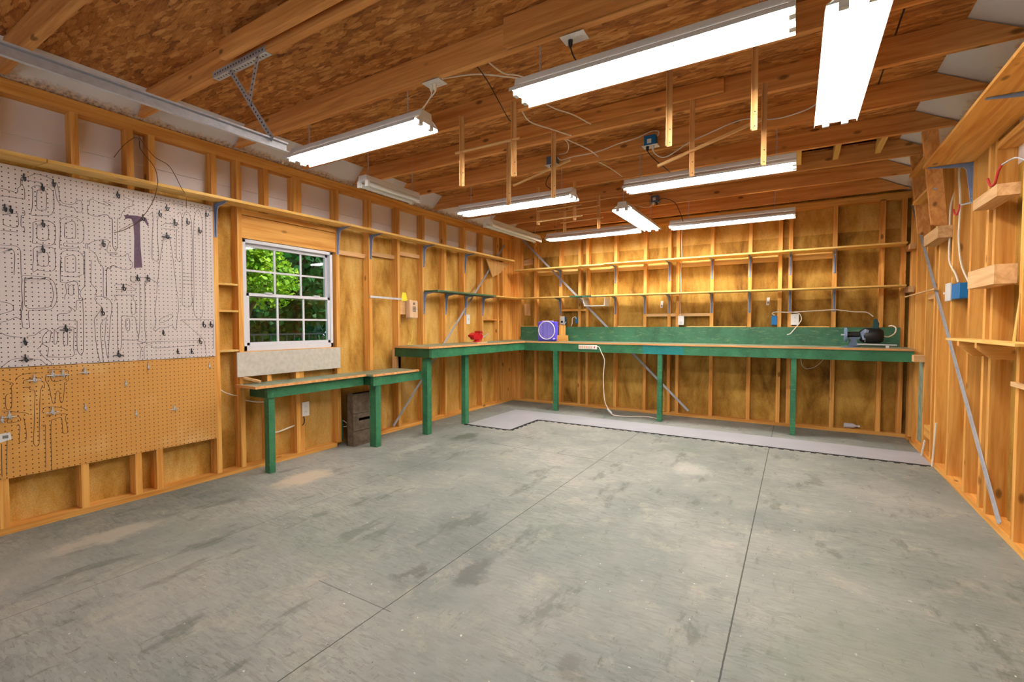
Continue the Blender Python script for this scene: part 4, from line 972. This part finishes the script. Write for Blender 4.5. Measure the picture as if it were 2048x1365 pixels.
cable('electrical_cable', [(-1.46, 2.09, 2.62), (-1.45, 2.15, 2.60), (-1.44, 2.30, 2.60), (-1.40, 2.40, 2.62), (-1.28, 2.60, 2.61)], .0045, CW, 'thin white cable dropping from the third joist and crossing another cable', group=GR)
cable('electrical_cable', [(-1.45, 2.69, 2.62), (-1.38, 2.85, 2.60), (-1.32, 2.98, 2.60), (-1.27, 3.19, 2.60)], .0045, CW, 'upper of two white cables between the rack joists', group=GR)
cable('electrical_cable', [(-1.56, 2.69, 2.60), (-1.54, 2.78, 2.53), (-1.48, 3.0, 2.54), (-1.42, 3.19, 2.55)], .0045, CW, 'sagging white cable close behind a rack strip', group=GR)
cable('electrical_cable', [(-1.58, 3.24, 2.62), (-1.52, 3.4, 2.60), (-1.45, 3.6, 2.585), (-1.43, 3.77, 2.575)], .0045, CW, 'pale cable slanting beside the grey-blue box', group=GR)
cable('electrical_cable', [(-1.60, 3.24, 2.64), (-1.57, 3.45, 2.62), (-1.66, 3.65, 2.62), (-1.77, 3.72, 2.64)], .004, CW, 'short pale cable bending into the grey-blue box', group=GR)
cable('electrical_cable', [(-1.52, 3.83, 2.60), (-1.45, 4.1, 2.58), (-1.42, 4.37, 2.57)], .004, CW, 'short pale cable behind the joist past the white cable loop', group=GR)
cable('electrical_cable', [(-1.55, 2.09, 2.64), (-1.56, 2.3, 2.60), (-1.62, 2.63, 2.52), (-1.60, 2.65, 2.50), (-1.58, 2.665, 2.547)], .003, M['black'], 'thin black cord trailing under the joist between lights', group=GR)
cable('electrical_cable', [(-1.252, YB - .006, 2.45), (-1.258, YB - .007, 2.25), (-1.250, YB - .007, 2.0), (-1.262, YB - .007, 1.9), (-1.258, YB - .008, 1.6), (-1.268, YB - .008, 1.5), (-1.262, YB - .010, 1.296)], .0042, CW, 'white cable running down a stud to the back wall outlet', group=GR)
cable('electrical_cable', [(-.21, YB - .012, 1.285), (-.234, YB - .015, 1.31), (-.19, YB - .012, 1.325), (-.08, YB - .012, 1.319), (.055, YB - .012, 1.325), (.242, YB - .012, 1.335), (.376, YB - .012, 1.34), (.539, YB - .012, 1.316), (.646, YB - .012, 1.309), (.706, YB - .012, 1.262)], .0055, CW, 'thick white cable snaking over the backsplash towards the grinder', group=GR)
cable('electrical_cable', [(-.04, YB - .02, 1.318), (.034, YB - .03, 1.302), (.056, YB - .03, 1.242), (.036, YB - .03, 1.193), (.002, YB - .03, 1.143), (-.047, YB - .05, 1.077), (-.079, YB - .07, 1.064)], .005, CW, 'white cable curling around the white box, its cut end hanging', group=GR)
cable('electrical_cable', [(.05, 6.2, .92), (.06, 6.2, .783), (.076, 6.2, .71), (.128, 6.2, .684), (.203, 6.2, .716), (.271, 6.2, .791), (.33, 6.2, .88)], .003, CW, 'thin looping cable under the tall bench by the last leg', group=GR)
xr = XR + .012
cable('electrical_cable', [(xr, 4.765, 2.44), (xr - .004, 4.766, 2.367), (xr, 4.765, 2.2), (xr - .02, 4.785, 2.07), (xr - .02, 4.785, 1.87), (xr - .02, 4.77, 1.66), (xr - .004, 4.67, 1.55), (xr, 4.62, 1.485)], .0065, CW, 'thick white cable bowing down into the blue switch box', group=GR)
cable('electrical_cable', [(xr + .02, 4.70, 2.44), (xr, 4.69, 2.30), (xr, 4.65, 2.15), (xr, 4.63, 2.02), (xr, 4.64, 1.80), (xr + .004, 4.58, 1.62), (xr + .01, 4.46, 1.5), (xr + .03, 4.36, 1.40)], .0065, CW, 'thick white cable passing behind the blue switch box', group=GR)
cable('electrical_cable', [(XR + .03, 4.42, 1.39), (XR + .03, 4.38, 1.385), (XR + .03, 4.335, 1.388)], .006, CW, 'stub of white cable leaving the base of the blue switch box', group=GR)
cable('coaxial_cable', [(XL - .05, 1.893, .76), (XL - .03, 1.91, .71), (XL - .02, 1.95, .66), (XL - .03, 2.02, .625), (XL - .04, 2.07, .61)], .0042, CW, 'pale cable curving from the tan pegboard into a stud')
cable('electrical_cable', [(XL - .04, 2.334, .262), (XL - .035, 2.40, .255), (XL - .03, 2.48, .268), (XL - .04, 2.56, .28)], .007, CW, 'bent pale cable between studs low under the window bench', group=GR)
cable('electrical_cable', [(XL - .03, 2.11, .575), (XL - .03, 2.2, .545), (XL - .03, 2.29, .53)], .005, CW, 'pale cable just below the window bench apron', group=GR)

def wall_box(name, label, cat, wall, u, z, w, h, body, depth=.03, face='wplastic', details='duplex', back=.04, group=None):
    def bb(m, a0, a1, z0, z1, d0, d1):
        if wall == 'L': m.box(XL + d0, XL + d1, a0, a1, z0, z1)
        elif wall == 'B': m.box(a0, a1, YB - d1, YB - d0, z0, z1)
        return m
    o = thing(name, (XL, u, z) if wall == 'L' else (u, YB, z), label, cat, group)
    if body: bb(MB(), u - w / 2 + .006, u + w / 2 - .006, z - h / 2 + .006, z + h / 2 - .006, -back, depth).build('box', M[body], o, bevel=.002)
    pl = bb(MB(), u - w / 2, u + w / 2, z - h / 2, z + h / 2, depth + .0005, depth + .006).build('cover_plate', M[face], o, bevel=.0015)
    if details == 'duplex':
        for s_ in (-1, 1): bb(MB(), u - .013, u + .013, z + s_ * .024 - .014, z + s_ * .024 + .014, depth + .0065, depth + .009).build('receptacle', M['wplastic'], pl, bevel=.002)
        m = MB()
        for s_ in (-1, 1):
            for t_ in (-1, 1): bb(m, u + t_ * .005 - .001, u + t_ * .005 + .001, z + s_ * .024 - .003, z + s_ * .024 + .006, depth + .0092, depth + .0098)
        m.build('slot', M['socket'], pl)
    if details == 'knob':
        a = (u, YB - depth - .0065, z - h * .22)
        MB().tube([a, (a[0], a[1] - .014, a[2])], .014, 14).build('knob', M['steel'], pl, True)
    if details == 'switch':
        bb(MB(), u - .004, u + .004, z - .01, z + .012, depth + .0065, depth + .018).build('toggle', M['wplastic'], pl)
    if details == 'plugged':
        bb(MB(), u - .014, u + .014, z - .035, z - .008, depth + .0065, depth + .03).build('plug', M['black'], pl, bevel=.003)
    return o
OUT1 = wall_box('outlet', 'white duplex outlet on a stud under the window bench', 'outlet', 'L', 2.645, .42, .072, .128, None, .002)
MB().tube(smooth_path([(XL + .002, 2.625, .356), (XL + .008, 2.63, .33), (XL + .004, 2.625, .29), (XL - .01, 2.60, .265)]), .004, 8).build('cord', M['black'], OUT1, True)
wall_box('light_switch', 'tall blank white plate on a stud above the red vise', 'switch plate', 'L', 5.10, 1.248, .078, .128, None, .002, details='switch')
OUT2 = wall_box('outlet', 'white box with a black plug and blue sides, behind the purple fan', 'outlet', 'B', -2.90, 1.24, .072, .118, 'blue', .035, details='plugged')
wall_box('outlet', 'white box with a round knob at the foot of the wall cable', 'outlet', 'B', -1.248, 1.232, .072, .118, 'blue', .03, details='knob')
wall_box('outlet', 'white box encircled by a curling cable, next to the bright blue box', 'outlet', 'B', -.008, 1.236, .078, .124, 'black', .03)
o = thing('switch_box', (-.21, YB, 1.228), 'bright blue plastic box beside the encircled white box', 'box')
B(-.242, -.183, YB - .02, YB + .03, 1.175, 1.28).build('box', M['blue'], o, bevel=.004); MB().box(-.236, -.19, YB - .018, YB + .02, 1.165, 1.174).build('clip', M['black'], o)
o = thing('switch_box', (-2.70, YB, 1.25), 'small blue box with a pale cable loop behind the wood blocks', 'box')
B(-2.71, -2.673, YB - .02, YB + .03, 1.20, 1.285).build('box', M['blue'], o, bevel=.004)
MB().tube(smooth_path([(-2.69, YB - .022, 1.26), (-2.70, YB - .03, 1.29), (-2.745, YB - .03, 1.27), (-2.75, YB - .03, 1.20), (-2.77, YB - .02, 1.155)]), .005, 8).build('cable', CW, o, True)
MB().tube(smooth_path([(-2.885, YB - .04, 1.175), (-2.87, YB - .05, 1.165), (-2.855, YB - .04, 1.20), (-2.845, YB - .03, 1.22)]), .004, 8).build('cord', CW, OUT2, True)
o = thing('switch_box', (XR, 4.6, 1.42), 'bright blue switch box with white plate on the stud wall', 'switch box')
B(XR - .006, XR + .055, 4.50, 4.705, 1.365, 1.475).build('box', M['blue'], o, bevel=.003)
pl = B(XR - .016, XR - .0065, 4.69, 4.83, 1.355, 1.49).build('cover_plate', M['wplastic'], o, bevel=.002)
B(XR - .028, XR - .0165, 4.81, 4.82, 1.41, 1.425).build('toggle', M['wplastic'], pl)

# power strip on the bench apron and its cord
ps = thing('power_strip', (-2.30, FY, .885), 'beige power strip fixed to the tall bench edge', 'power strip')
B(-2.435, -2.18, FY - .034, FY - .016, .858, .912).build('housing', M['wplastic'], ps, bevel=.005)
m = MB()
for i in range(6): m.box(-2.42 + i * .031, -2.40 + i * .031, FY - .0355, FY - .0342, .870, .900)
m.build('socket', M['phone'], ps)
B(-2.218, -2.205, FY - .037, FY - .0342, .872, .898).build('rocker_switch', M['red'], ps)
MB().tube(smooth_path([(-2.18, FY - .026, .897), (-2.15, FY - .028, .885), (-2.125, FY - .028, .83), (-2.09, FY - .026, .76), (-2.082, FY - .02, .70), (-2.095, FY - .02, .49), (-2.078, FY - .015, .21), (-2.03, FY + .01, .09), (-2.0, FY + .04, .03), (-1.95, FY + .06, .012), (-1.80, FY + .09, .010), (-1.60, FY + .20, .010), (-1.44, FY + .14, .010)]), .0055, 8).build('cord', CW, ps, True)
MB().tube([(-2.045, FY + .0, .10), (-2.02, FY + .02, .065), (-2.0, FY + .04, .035)], [.010, .016, .010], 8).build('plug', M['wplastic'], ps, True)

# ================================================================== PHONE
ph = thing('wall_phone', (XL, 4.0, 1.35), 'tan corded push-button wall phone on a wood block', 'phone')
B(XL - .04, XL - .002, 3.846, 4.02, 1.292, 1.438).build('mounting_block', M['fresh_y'], ph)
pb = B(XL, XL + .045, 3.925, 4.085, 1.248, 1.452).build('body', M['phone'], ph, bevel=.014)
B(XL + .046, XL + .078, 3.915, 3.965, 1.252, 1.455).build('handset', M['phone'], ph, bevel=.014)
m = MB()
for r_ in range(4):
    for k in range(3): m.box(XL + .0455, XL + .0505, 3.995 + k * .018, 4.006 + k * .018, 1.325 + r_ * .016, 1.335 + r_ * .016)
m.build('keypad', M['socket'], pb)
MB().tube([(XL + .0455, 4.015, 1.415), (XL + .049, 4.015, 1.415)], .016, 14).build('dial_label', M['socket'], pb, True)
MB().tube(smooth_path([(XL + .02, 4.05, 1.247), (XL + .02, 4.06, 1.2), (XL + .01, 4.03, 1.12), (XL + .015, 4.02, 1.05), (XL + .02, 3.99, .98), (XL + .02, 3.93, .955), (XL + .05, 3.98, .952), (XL + .02, 4.0, .99), (XL + .01, 4.0, 1.06), (XL + .02, 4.03, 1.15), (XL + .02, 4.02, 1.247)], 8), .0028, 8).build('telephone_cord', M['yellow_cord'], ph, True)
tag(MB().prism([(XL + .004, 3.85, 1.442), (XL + .012, 3.945, 1.442), (XL + .012, 3.915, 1.535), (XL + .004, 3.87, 1.535)], (.004, 0, 0)).build('paper_cup_tag', M['yellow']), 'bright yellow paper tag standing above the phone block', 'tag')
tag(MB().bar((XL + .012, 3.40, 1.466), (XL + .012, 3.85, 1.460), .02, .008, (1, 0, 0)).build('metal_rod', M['steel']), 'thin metal rod laid across two studs beside the phone', 'rod')

# ================================================================== VISE
vs = thing('bench_vise', (-3.5, 4.9, HB), 'red bench vise on the corner bench', 'vise')
B(-3.56, -3.42, 4.84, 5.06, HB + .0005, HB + .012).build('wood_pad', M['fresh_y'], vs)
RZ = HB + .0125
m = MB(); m.tube([(-3.49, 4.93, RZ), (-3.49, 4.93, RZ + .015), (-3.49, 4.93, RZ + .03)], [.055, .045, .032], 20); m.build('swivel_base', M['red'], vs, True)
m = MB(); m.prism([(-3.52, 4.83, RZ + .030), (-3.52, 5.0, RZ + .030), (-3.52, 5.03, RZ + .075), (-3.52, 4.99, RZ + .10), (-3.52, 4.93, RZ + .105), (-3.52, 4.90, RZ + .07), (-3.52, 4.80, RZ + .065)], (.06, 0, 0)); m.build('body', M['red'], vs, bevel=.006)
m = MB(); m.prism([(-3.535, 4.80, RZ + .062), (-3.535, 4.885, RZ + .062), (-3.535, 4.885, RZ + .115), (-3.535, 4.86, RZ + .118), (-3.535, 4.79, RZ + .09)], (.09, 0, 0)); m.build('fixed_jaw', M['red'], vs, bevel=.005)
m = MB(); m.prism([(-3.535, 4.935, RZ + .1055), (-3.535, 5.0, RZ + .1055), (-3.535, 4.985, RZ + .135), (-3.535, 4.935, RZ + .14)], (.09, 0, 0)); m.build('moving_jaw', M['red'], vs, bevel=.004)
MB().tube([(-3.49, 5.03, RZ + .06), (-3.49, 5.07, RZ + .06)], .012, 12).build('screw', M['steel'], vs, True)
MB().tube([(-3.50, 5.03, RZ + .035), (-3.47, 5.15, RZ + .105)], .0045, 8).build('handle', M['steel'], vs, True)

# ================================================================== FAN
fn = thing('box_fan', (-2.99, 5.9, HB), 'small purple box fan on the tall bench', 'fan')
FB = MB(); fx0, fx1, fz0, fz1 = -3.135, -2.84, HB + .001, 1.222
FB.box(fx0, fx1, 5.905, 5.985, fz0, fz1); FB.build('housing', M['purple'], fn, bevel=.022)
m = MB(); cxf, czf = (fx0 + fx1) / 2, 1.098
m.tube([(cxf + .125 * math.cos(2 * PI * k / 40), 5.899, czf + .125 * math.sin(2 * PI * k / 40)) for k in range(41)], .007, 8, False); m.build('ring', M['wplastic'], fn, True)
m = MB()
for k in range(-9, 10):
    x = cxf + k * .0125; hh = math.sqrt(max(0, .12 ** 2 - (k * .0125) ** 2)); m.box(x - .0012, x + .0012, 5.896, 5.900, czf - hh, czf + hh)
m.build('grille', M['lilac'], fn)
MB().tube([(fx1 - .03, 5.904, fz0 + .035), (fx1 - .03, 5.888, fz0 + .035)], .014, 14).build('knob', M['lilac'], fn, True)
MB().box(fx0 + .06, fx1 - .06, 5.93, 5.95, fz1 + .0005, fz1 + .011).build('handle', M['lilac'], fn, bevel=.003)

# wood blocks next to the fan
tag(B(-2.87, -2.70, 5.93, 6.0, HB + .001, HB + .085).build('wood_block', M['stud_x'], bevel=.001), 'orange wood block lying next to the purple fan', 'wood block')
tag(B(-2.845, -2.765, 6.01, 6.05, HB + .001, HB + .225).build('wood_block', M['stud_z'], bevel=.001), 'upright wood block standing behind the lying one', 'wood block')
# two small blocks nailed to sheathing and stickers
tag(MB().prism([(-3.625, YB + .075, 2.165), (-3.452, YB + .075, 2.19), (-3.446, YB + .075, 2.105), (-3.618, YB + .075, 2.085)], (0, .013, 0)).build('backing_block', M['fresh_x']), 'small wood block nailed to the back wall above the long shelves', 'wood block')
tag(MB().prism([(-3.60, YB + .075, 1.50), (-3.50, YB + .075, 1.495), (-3.488, YB + .075, 1.315), (-3.59, YB + .075, 1.32)], (0, .013, 0)).build('backing_block', M['fresh_z']), 'small upright wood block nailed between the corner studs under the shelf', 'wood block')
for x, z, t in ((-1.52, 1.445, 'small white sticker on the back wall beside the cabled stud'), (-.285, 1.455, 'small white sticker tilted on the back wall above the bright blue box')):
    s_ = tag(MB().prism([(x - .018, YB + D - .002, z - .045), (x + .012, YB + D - .002, z - .045), (x + .02, YB + D - .002, z + .045), (x - .010, YB + D - .002, z + .045)], (0, .0012, 0)).build('sticker', M['label']), t, 'sticker')
    B(x - .006, x + .010, YB + D - .0032, YB + D - .0022, z - .03, z - .005).build('print', M['socket'], s_)
# wire basket under the lower shelf
wk = thing('wire_basket', (-2.3, YB - .12, 1.48), 'white wire basket hanging under the lower long shelf', 'basket')
m = MB(); bx0, bx1, by0, by1, bz0, bz1 = -2.52, -2.18, YB - .205, YB - .02, 1.435, 1.555
for (a, b_) in (((bx0, by0, bz1), (bx0 + .03, by0, bz0)), ((bx1 - .02, by0, bz1), (bx1 - .03, by0, bz0)), ((bx0 + .03, by0, bz0), (bx1 - .03, by0, bz0)), ((bx0 + .03, by1, bz0), (bx1 - .03, by1, bz0)), ((bx0, by1, bz1), (bx0 + .03, by1, bz0)), ((bx1 - .02, by1, bz1), (bx1 - .03, by1, bz0)), ((bx0 + .03, by0, bz0), (bx0 + .03, by1, bz0)), ((bx1 - .03, by0, bz0), (bx1 - .03, by1, bz0)), ((bx0, by0, bz1), (bx1 - .02, by0, bz1))):
    m.tube([a, b_], .004, 6)
m.build('frame', M['wplastic'], wk, True)
m = MB()
for k in range(1, 14):
    y = by0 + (by1 - by0) * k / 14; m.tube([(bx0 + .028, y, bz0 + .003), (bx1 - .032, y, bz0 + .003)], .0012, 5)
    m.tube([(bx1 - .02, y, bz1 - .01), (bx1 - .03, y, bz0)], .0012, 5); m.tube([(bx0, y, bz1 - .01), (bx0 + .03, y, bz0)], .0012, 5)
m.build('mesh', M['wplastic'], wk)

# ================================================================== GRINDER / MOTOR
gd = thing('bench_grinder', (.6, 5.95, HB), 'black motor with a grinding wheel at the end of the tall bench', 'grinder')
gy = 5.96
m = MB(); m.tube([(.50, gy, HB + .001), (.50, gy, HB + .012)], .075, 20); m.prism([(.47, gy - .035, HB + .012), (.56, gy - .035, HB + .012), (.535, gy - .035, HB + .075), (.60, gy - .035, HB + .105), (.45, gy - .035, HB + .105), (.485, gy - .035, HB + .075)], (0, .07, 0)); m.build('pedestal', M['blue_grey'], gd, bevel=.002)
MB().tube([(.565, gy, 1.065), (.60, gy, 1.065), (.725, gy, 1.065), (.755, gy, 1.065)], [.052, .078, .078, .055], 22).build('motor', M['black'], gd, True)
MB().tube([(.46, gy, 1.075), (.56, gy, 1.075)], .030, 16).build('gearcase', M['black'], gd, True)
MB().tube([(.408, gy, 1.072), (.47, gy, 1.072)], .008, 10).build('shaft', M['steel'], gd, True)
MB().tube([(.436, gy, 1.072), (.456, gy, 1.072)], .074, 26).build('grinding_wheel', M['bracket'], gd, True)
MB().prism([(.565, gy - .07, 1.10), (.60, gy - .07, 1.135), (.635, gy - .07, 1.12), (.60, gy - .07, 1.03), (.585, gy - .07, 1.02)], (0, .005, 0)).build('guard', M['bracket'], gd)
m = MB(); m.box(.60, .604, gy - .074, gy - .07, 1.0, 1.13); m.box(.595, .68, gy - .074, gy - .07, 1.078, 1.083); m.build('band', M['steel'], gd)
m = MB(); m.prism([(.665, gy - .02, 1.130), (.715, gy - .02, 1.130), (.72, gy - .02, 1.19), (.70, gy - .02, 1.235), (.675, gy - .02, 1.235)], (0, .03, 0)); m.build('switch_arm', M['blue_dark'], gd, bevel=.004)
MB().tube([(.535, gy - .09, HB + .034), (.85, gy - .10, HB + .030)], .0085, 10).build('rod', M['steel'], gd, True)
B(.765, .79, gy - .115, gy - .085, HB + .001, HB + .024).build('rod_foot', M['wplastic'], gd, bevel=.002)
MB().tube(smooth_path([(.755, gy, 1.06), (.80, gy + .02, 1.055), (.85, gy + .04, 1.09), (.862, gy + .06, 1.14), (.84, gy + .08, 1.165), (.81, gy + .10, 1.16)]), .006, 8).build('cord', CW, gd, True)

# bottle lying on the bottom plate
bt = thing('plastic_bottle', (.55, YB + .03, .038), 'clear plastic bottle lying on the back wall bottom plate', 'bottle')
MB().tube([(.475, YB + .045, .068), (.48, YB + .045, .068), (.56, YB + .045, .068), (.585, YB + .045, .068), (.60, YB + .045, .068)], [.02, .028, .028, .012, .010], 16).build('body', M['clear'], bt, True)
MB().tube([(.601, YB + .045, .068), (.62, YB + .045, .068)], .012, 12).build('cap', M['wplastic'], bt, True)

# ================================================================== UNDER THE LOW BENCH
ob = thing('old_crate', (-3.6, 3.25, 0), 'old paint-spattered wooden crate with a slot, behind a green leg', 'crate')
cx0, cx1, cy0, cy1 = -3.640, -3.618, 3.056, 3.410
for za, zb in ((.001, .1455), (.1485, .238), (.268, .3135), (.3165, .505)):
    B(cx0, cx1, cy0, cy1, za, zb).build('plank', M['oldwood'], ob, bevel=.0015)
B(cx0, cx1, cy0, 3.125, .2382, .2678).build('plank', M['oldwood'], ob)
B(-3.70, -3.6405, cy0, cy0 + .018, .001, .515).build('end_board', M['oldwood'], ob, bevel=.0015)
B(-3.70, -3.6405, cy1 - .018, cy1, .001, .49).build('end_board', M['oldwood'], ob, bevel=.0015)
B(-3.712, -3.7005, cy0, cy1, .001, .505).build('back_board', M['darkbox'], ob)
gb = thing('canvas_bag', (-3.79, 3.06, .2), 'dark green canvas bundle with a bent wire beside the old crate', 'bag')
MB().prism([(-3.81, 3.0, .04), (-3.81, 3.0, .31), (-3.81, 3.04, .30), (-3.81, 3.068, .22), (-3.81, 3.068, .04)], (.04, 0, 0)).build('bag', M['blue_dark'], gb, bevel=.008)
MB().tube(smooth_path([(-3.79, 3.0685, .24), (-3.76, 3.066, .235), (-3.715, 3.062, .215), (-3.72, 3.06, .19), (-3.77, 3.066, .18)]), .003, 6).build('handle_wire', CW, gb, True)
tag(B(XL - D + .002, XL - .045, 3.44, 3.50, .0395, .11).build('wood_scrap', M['dusty']), 'dusty wood scrap on the wall plate behind the old crate', 'scrap')

# ================================================================== STUD WALL DETAILS
def red_hook(label, y, z, s_):
    o = thing('storage_hook', (XR, y, z), label, 'hook', 'red rubber storage hooks')
    MB().tube(smooth_path([(XR - .001, y, z), (XR - .03, y + .03 * s_, z + .028), (XR - .055, y + .12 * s_, z + .022)]), .0045, 8).build('shank', M['steel'], o, True)
    MB().tube(smooth_path([(XR - .0555, y + .121 * s_, z + .022), (XR - .06, y + .16 * s_, z - .005), (XR - .06, y + .20 * s_, z - .055), (XR - .062, y + .26 * s_, z - .055), (XR - .065, y + .30 * s_, z - .005)]), .0065, 8).build('rubber_hook', M['red_rubber'], o, True)
red_hook('large red-tipped storage hook near the high shelf', 3.455, 2.02, 1)
o = thing('storage_hook', (XR, 4.31, 1.995), 'small red double hook in front of the two white cables', 'hook', 'red rubber storage hooks')
MB().tube([(XR - .001, 4.31, 1.995), (XR - .05, 4.34, 1.99)], .006, 8).build('shank', M['steel'], o, True)
MB().tube(smooth_path([(XR - .052, 4.35, 2.0), (XR - .056, 4.36, 1.955), (XR - .06, 4.39, 1.935), (XR - .062, 4.43, 1.96), (XR - .064, 4.44, 1.985)]), .006, 8).build('rubber_hook', M['red_rubber'], o, True)
tag(B(XR + .0, XR + .018, 5.565, 5.72, .10, .835).build('weathered_board', M['patchy']), 'weathered green and white board standing between studs under the bench end', 'board')
tag(MB().bar((XR - .018, 5.43, .012), (XR - .010, 5.37, .16), .022, .008, (1, 0, 0)).build('stake', M['wplastic']), 'short white stake leaning at the mat edge', 'stake')
tag(MB().tube([(XR - .015, 5.06, .012), (XR - .006, 5.02, .38)], .007, 8).build('thin_dowel', M['cable_white']), 'thin pale dowel leaning on the studs above the mat corner', 'dowel')
tag(MB().bar((XR - .065, 6.02, 1.452), (XR - .03, 5.05, 1.468), .018, .012).build('wood_rod', M['fresh_y']), 'slim wood rod resting across studs beside the lower long shelf', 'rod')
tag(MB().prism([(XR - .02, 3.44, 1.09), (XR - .02, 3.475, 1.09), (XR - .004, 3.455, 1.34)], (.004, 0, 0)).build('wood_sliver', M['shelf_z']), 'pointed wood sliver leaning on a stud on the short shelf', 'sliver')

# ================================================================== OUTSIDE THE WINDOW
def tree(label, x, y, h, r, n, mat, seed, leaf=.10, lo=.35, sq=.62):
    R_ = random.Random(seed); o = thing('tree', (x, y, -.25), label, 'tree')
    m = MB(); m.tube([(x, y, -.25), (x + .05, y, h * .3), (x, y + .08, h * .62)], [.14, .11, .06], 9)
    blobs = []
    for i in range(9):
        a = R_.uniform(0, 2 * PI); rr = r * R_.uniform(.2, .8); z = h * R_.uniform(lo, 1.0)
        c_ = (x + rr * math.cos(a), y + rr * math.sin(a), z); blobs.append((c_, r * R_.uniform(sq - .2, sq)))
        m.tube([(x, y + .04, h * .4), ((x + c_[0]) / 2, (y + c_[1]) / 2, (h * .45 + z) / 2), c_], [.05, .035, .015], 6)
    m.build('trunk', M['bark'], o, True)
    m = MB()
    for i in range(n):
        (bx_, by_, bz_), br = blobs[i % len(blobs)]
        d = Vector((R_.gauss(0, 1), R_.gauss(0, 1), R_.gauss(0, 1))).normalized() * br * R_.uniform(.6, 1.05)
        c_ = Vector((bx_, by_, bz_)) + d; u = Vector((R_.gauss(0, 1), R_.gauss(0, 1), R_.gauss(0, .6))).normalized(); v = u.cross(Vector((R_.gauss(0, 1), R_.gauss(0, 1), R_.gauss(0, 1)))).normalized()
        L_ = leaf * R_.uniform(.6, 1.3); w_ = L_ * .45
        m.quad(c_ - u * L_ * .5, c_ - u * L_ * .1 + v * w_, c_ + u * L_ * .5, c_ - u * L_ * .1 - v * w_)
    f = m.build('foliage', mat, o); return o
tree('bright yellow-green maple close outside the window', -6.6, 3.55, 2.35, .95, 9000, M['leaf'], 3, .065, .64, .5)
tree('tall deep green tree between the maple and the far tree', -9.8, 6.7, 4.6, 1.9, 9000, M['leaf2'], 5, .20)
tree('big dark green tree far beyond the metal fence', -15.5, 10.6, 7.0, 3.9, 9000, M['leaf2'], 8, .42)
hg = thing('hedge', (-20, 12, -.25), 'long dark hedge closing the far end of the yard', 'hedge')
m = MB(); R_ = random.Random(4)
for i in range(9000):
    c_ = Vector((-20 + R_.gauss(0, .35), R_.uniform(4, 24), -.25 + 5.2 * R_.random() ** .8)); u = Vector((R_.gauss(0, .6), R_.gauss(0, 1), R_.gauss(0, 1))).normalized(); v = u.cross(Vector((1, R_.gauss(0, .5), R_.gauss(0, .5)))).normalized(); L_ = .55 * R_.uniform(.6, 1.3)
    m.quad(c_ - u * L_ * .5, c_ + v * L_ * .3, c_ + u * L_ * .5, c_ - v * L_ * .3)
m.build('foliage', M['leaf2'], hg)
fe = thing('metal_fence', (-8.4, 6, -.25), 'thin black metal railing fence in the yard', 'fence')
m = MB(); m.box(-8.42, -8.38, 2, 12, .98, 1.01); m.box(-8.42, -8.38, 2, 12, .05, .08); m.build('rail', M['black'], fe)
m = MB(); k = 2.0
while k < 12: m.box(-8.41, -8.39, k, k + .018, -.25, .98); k += .16
m.build('pickets', M['black'], fe)
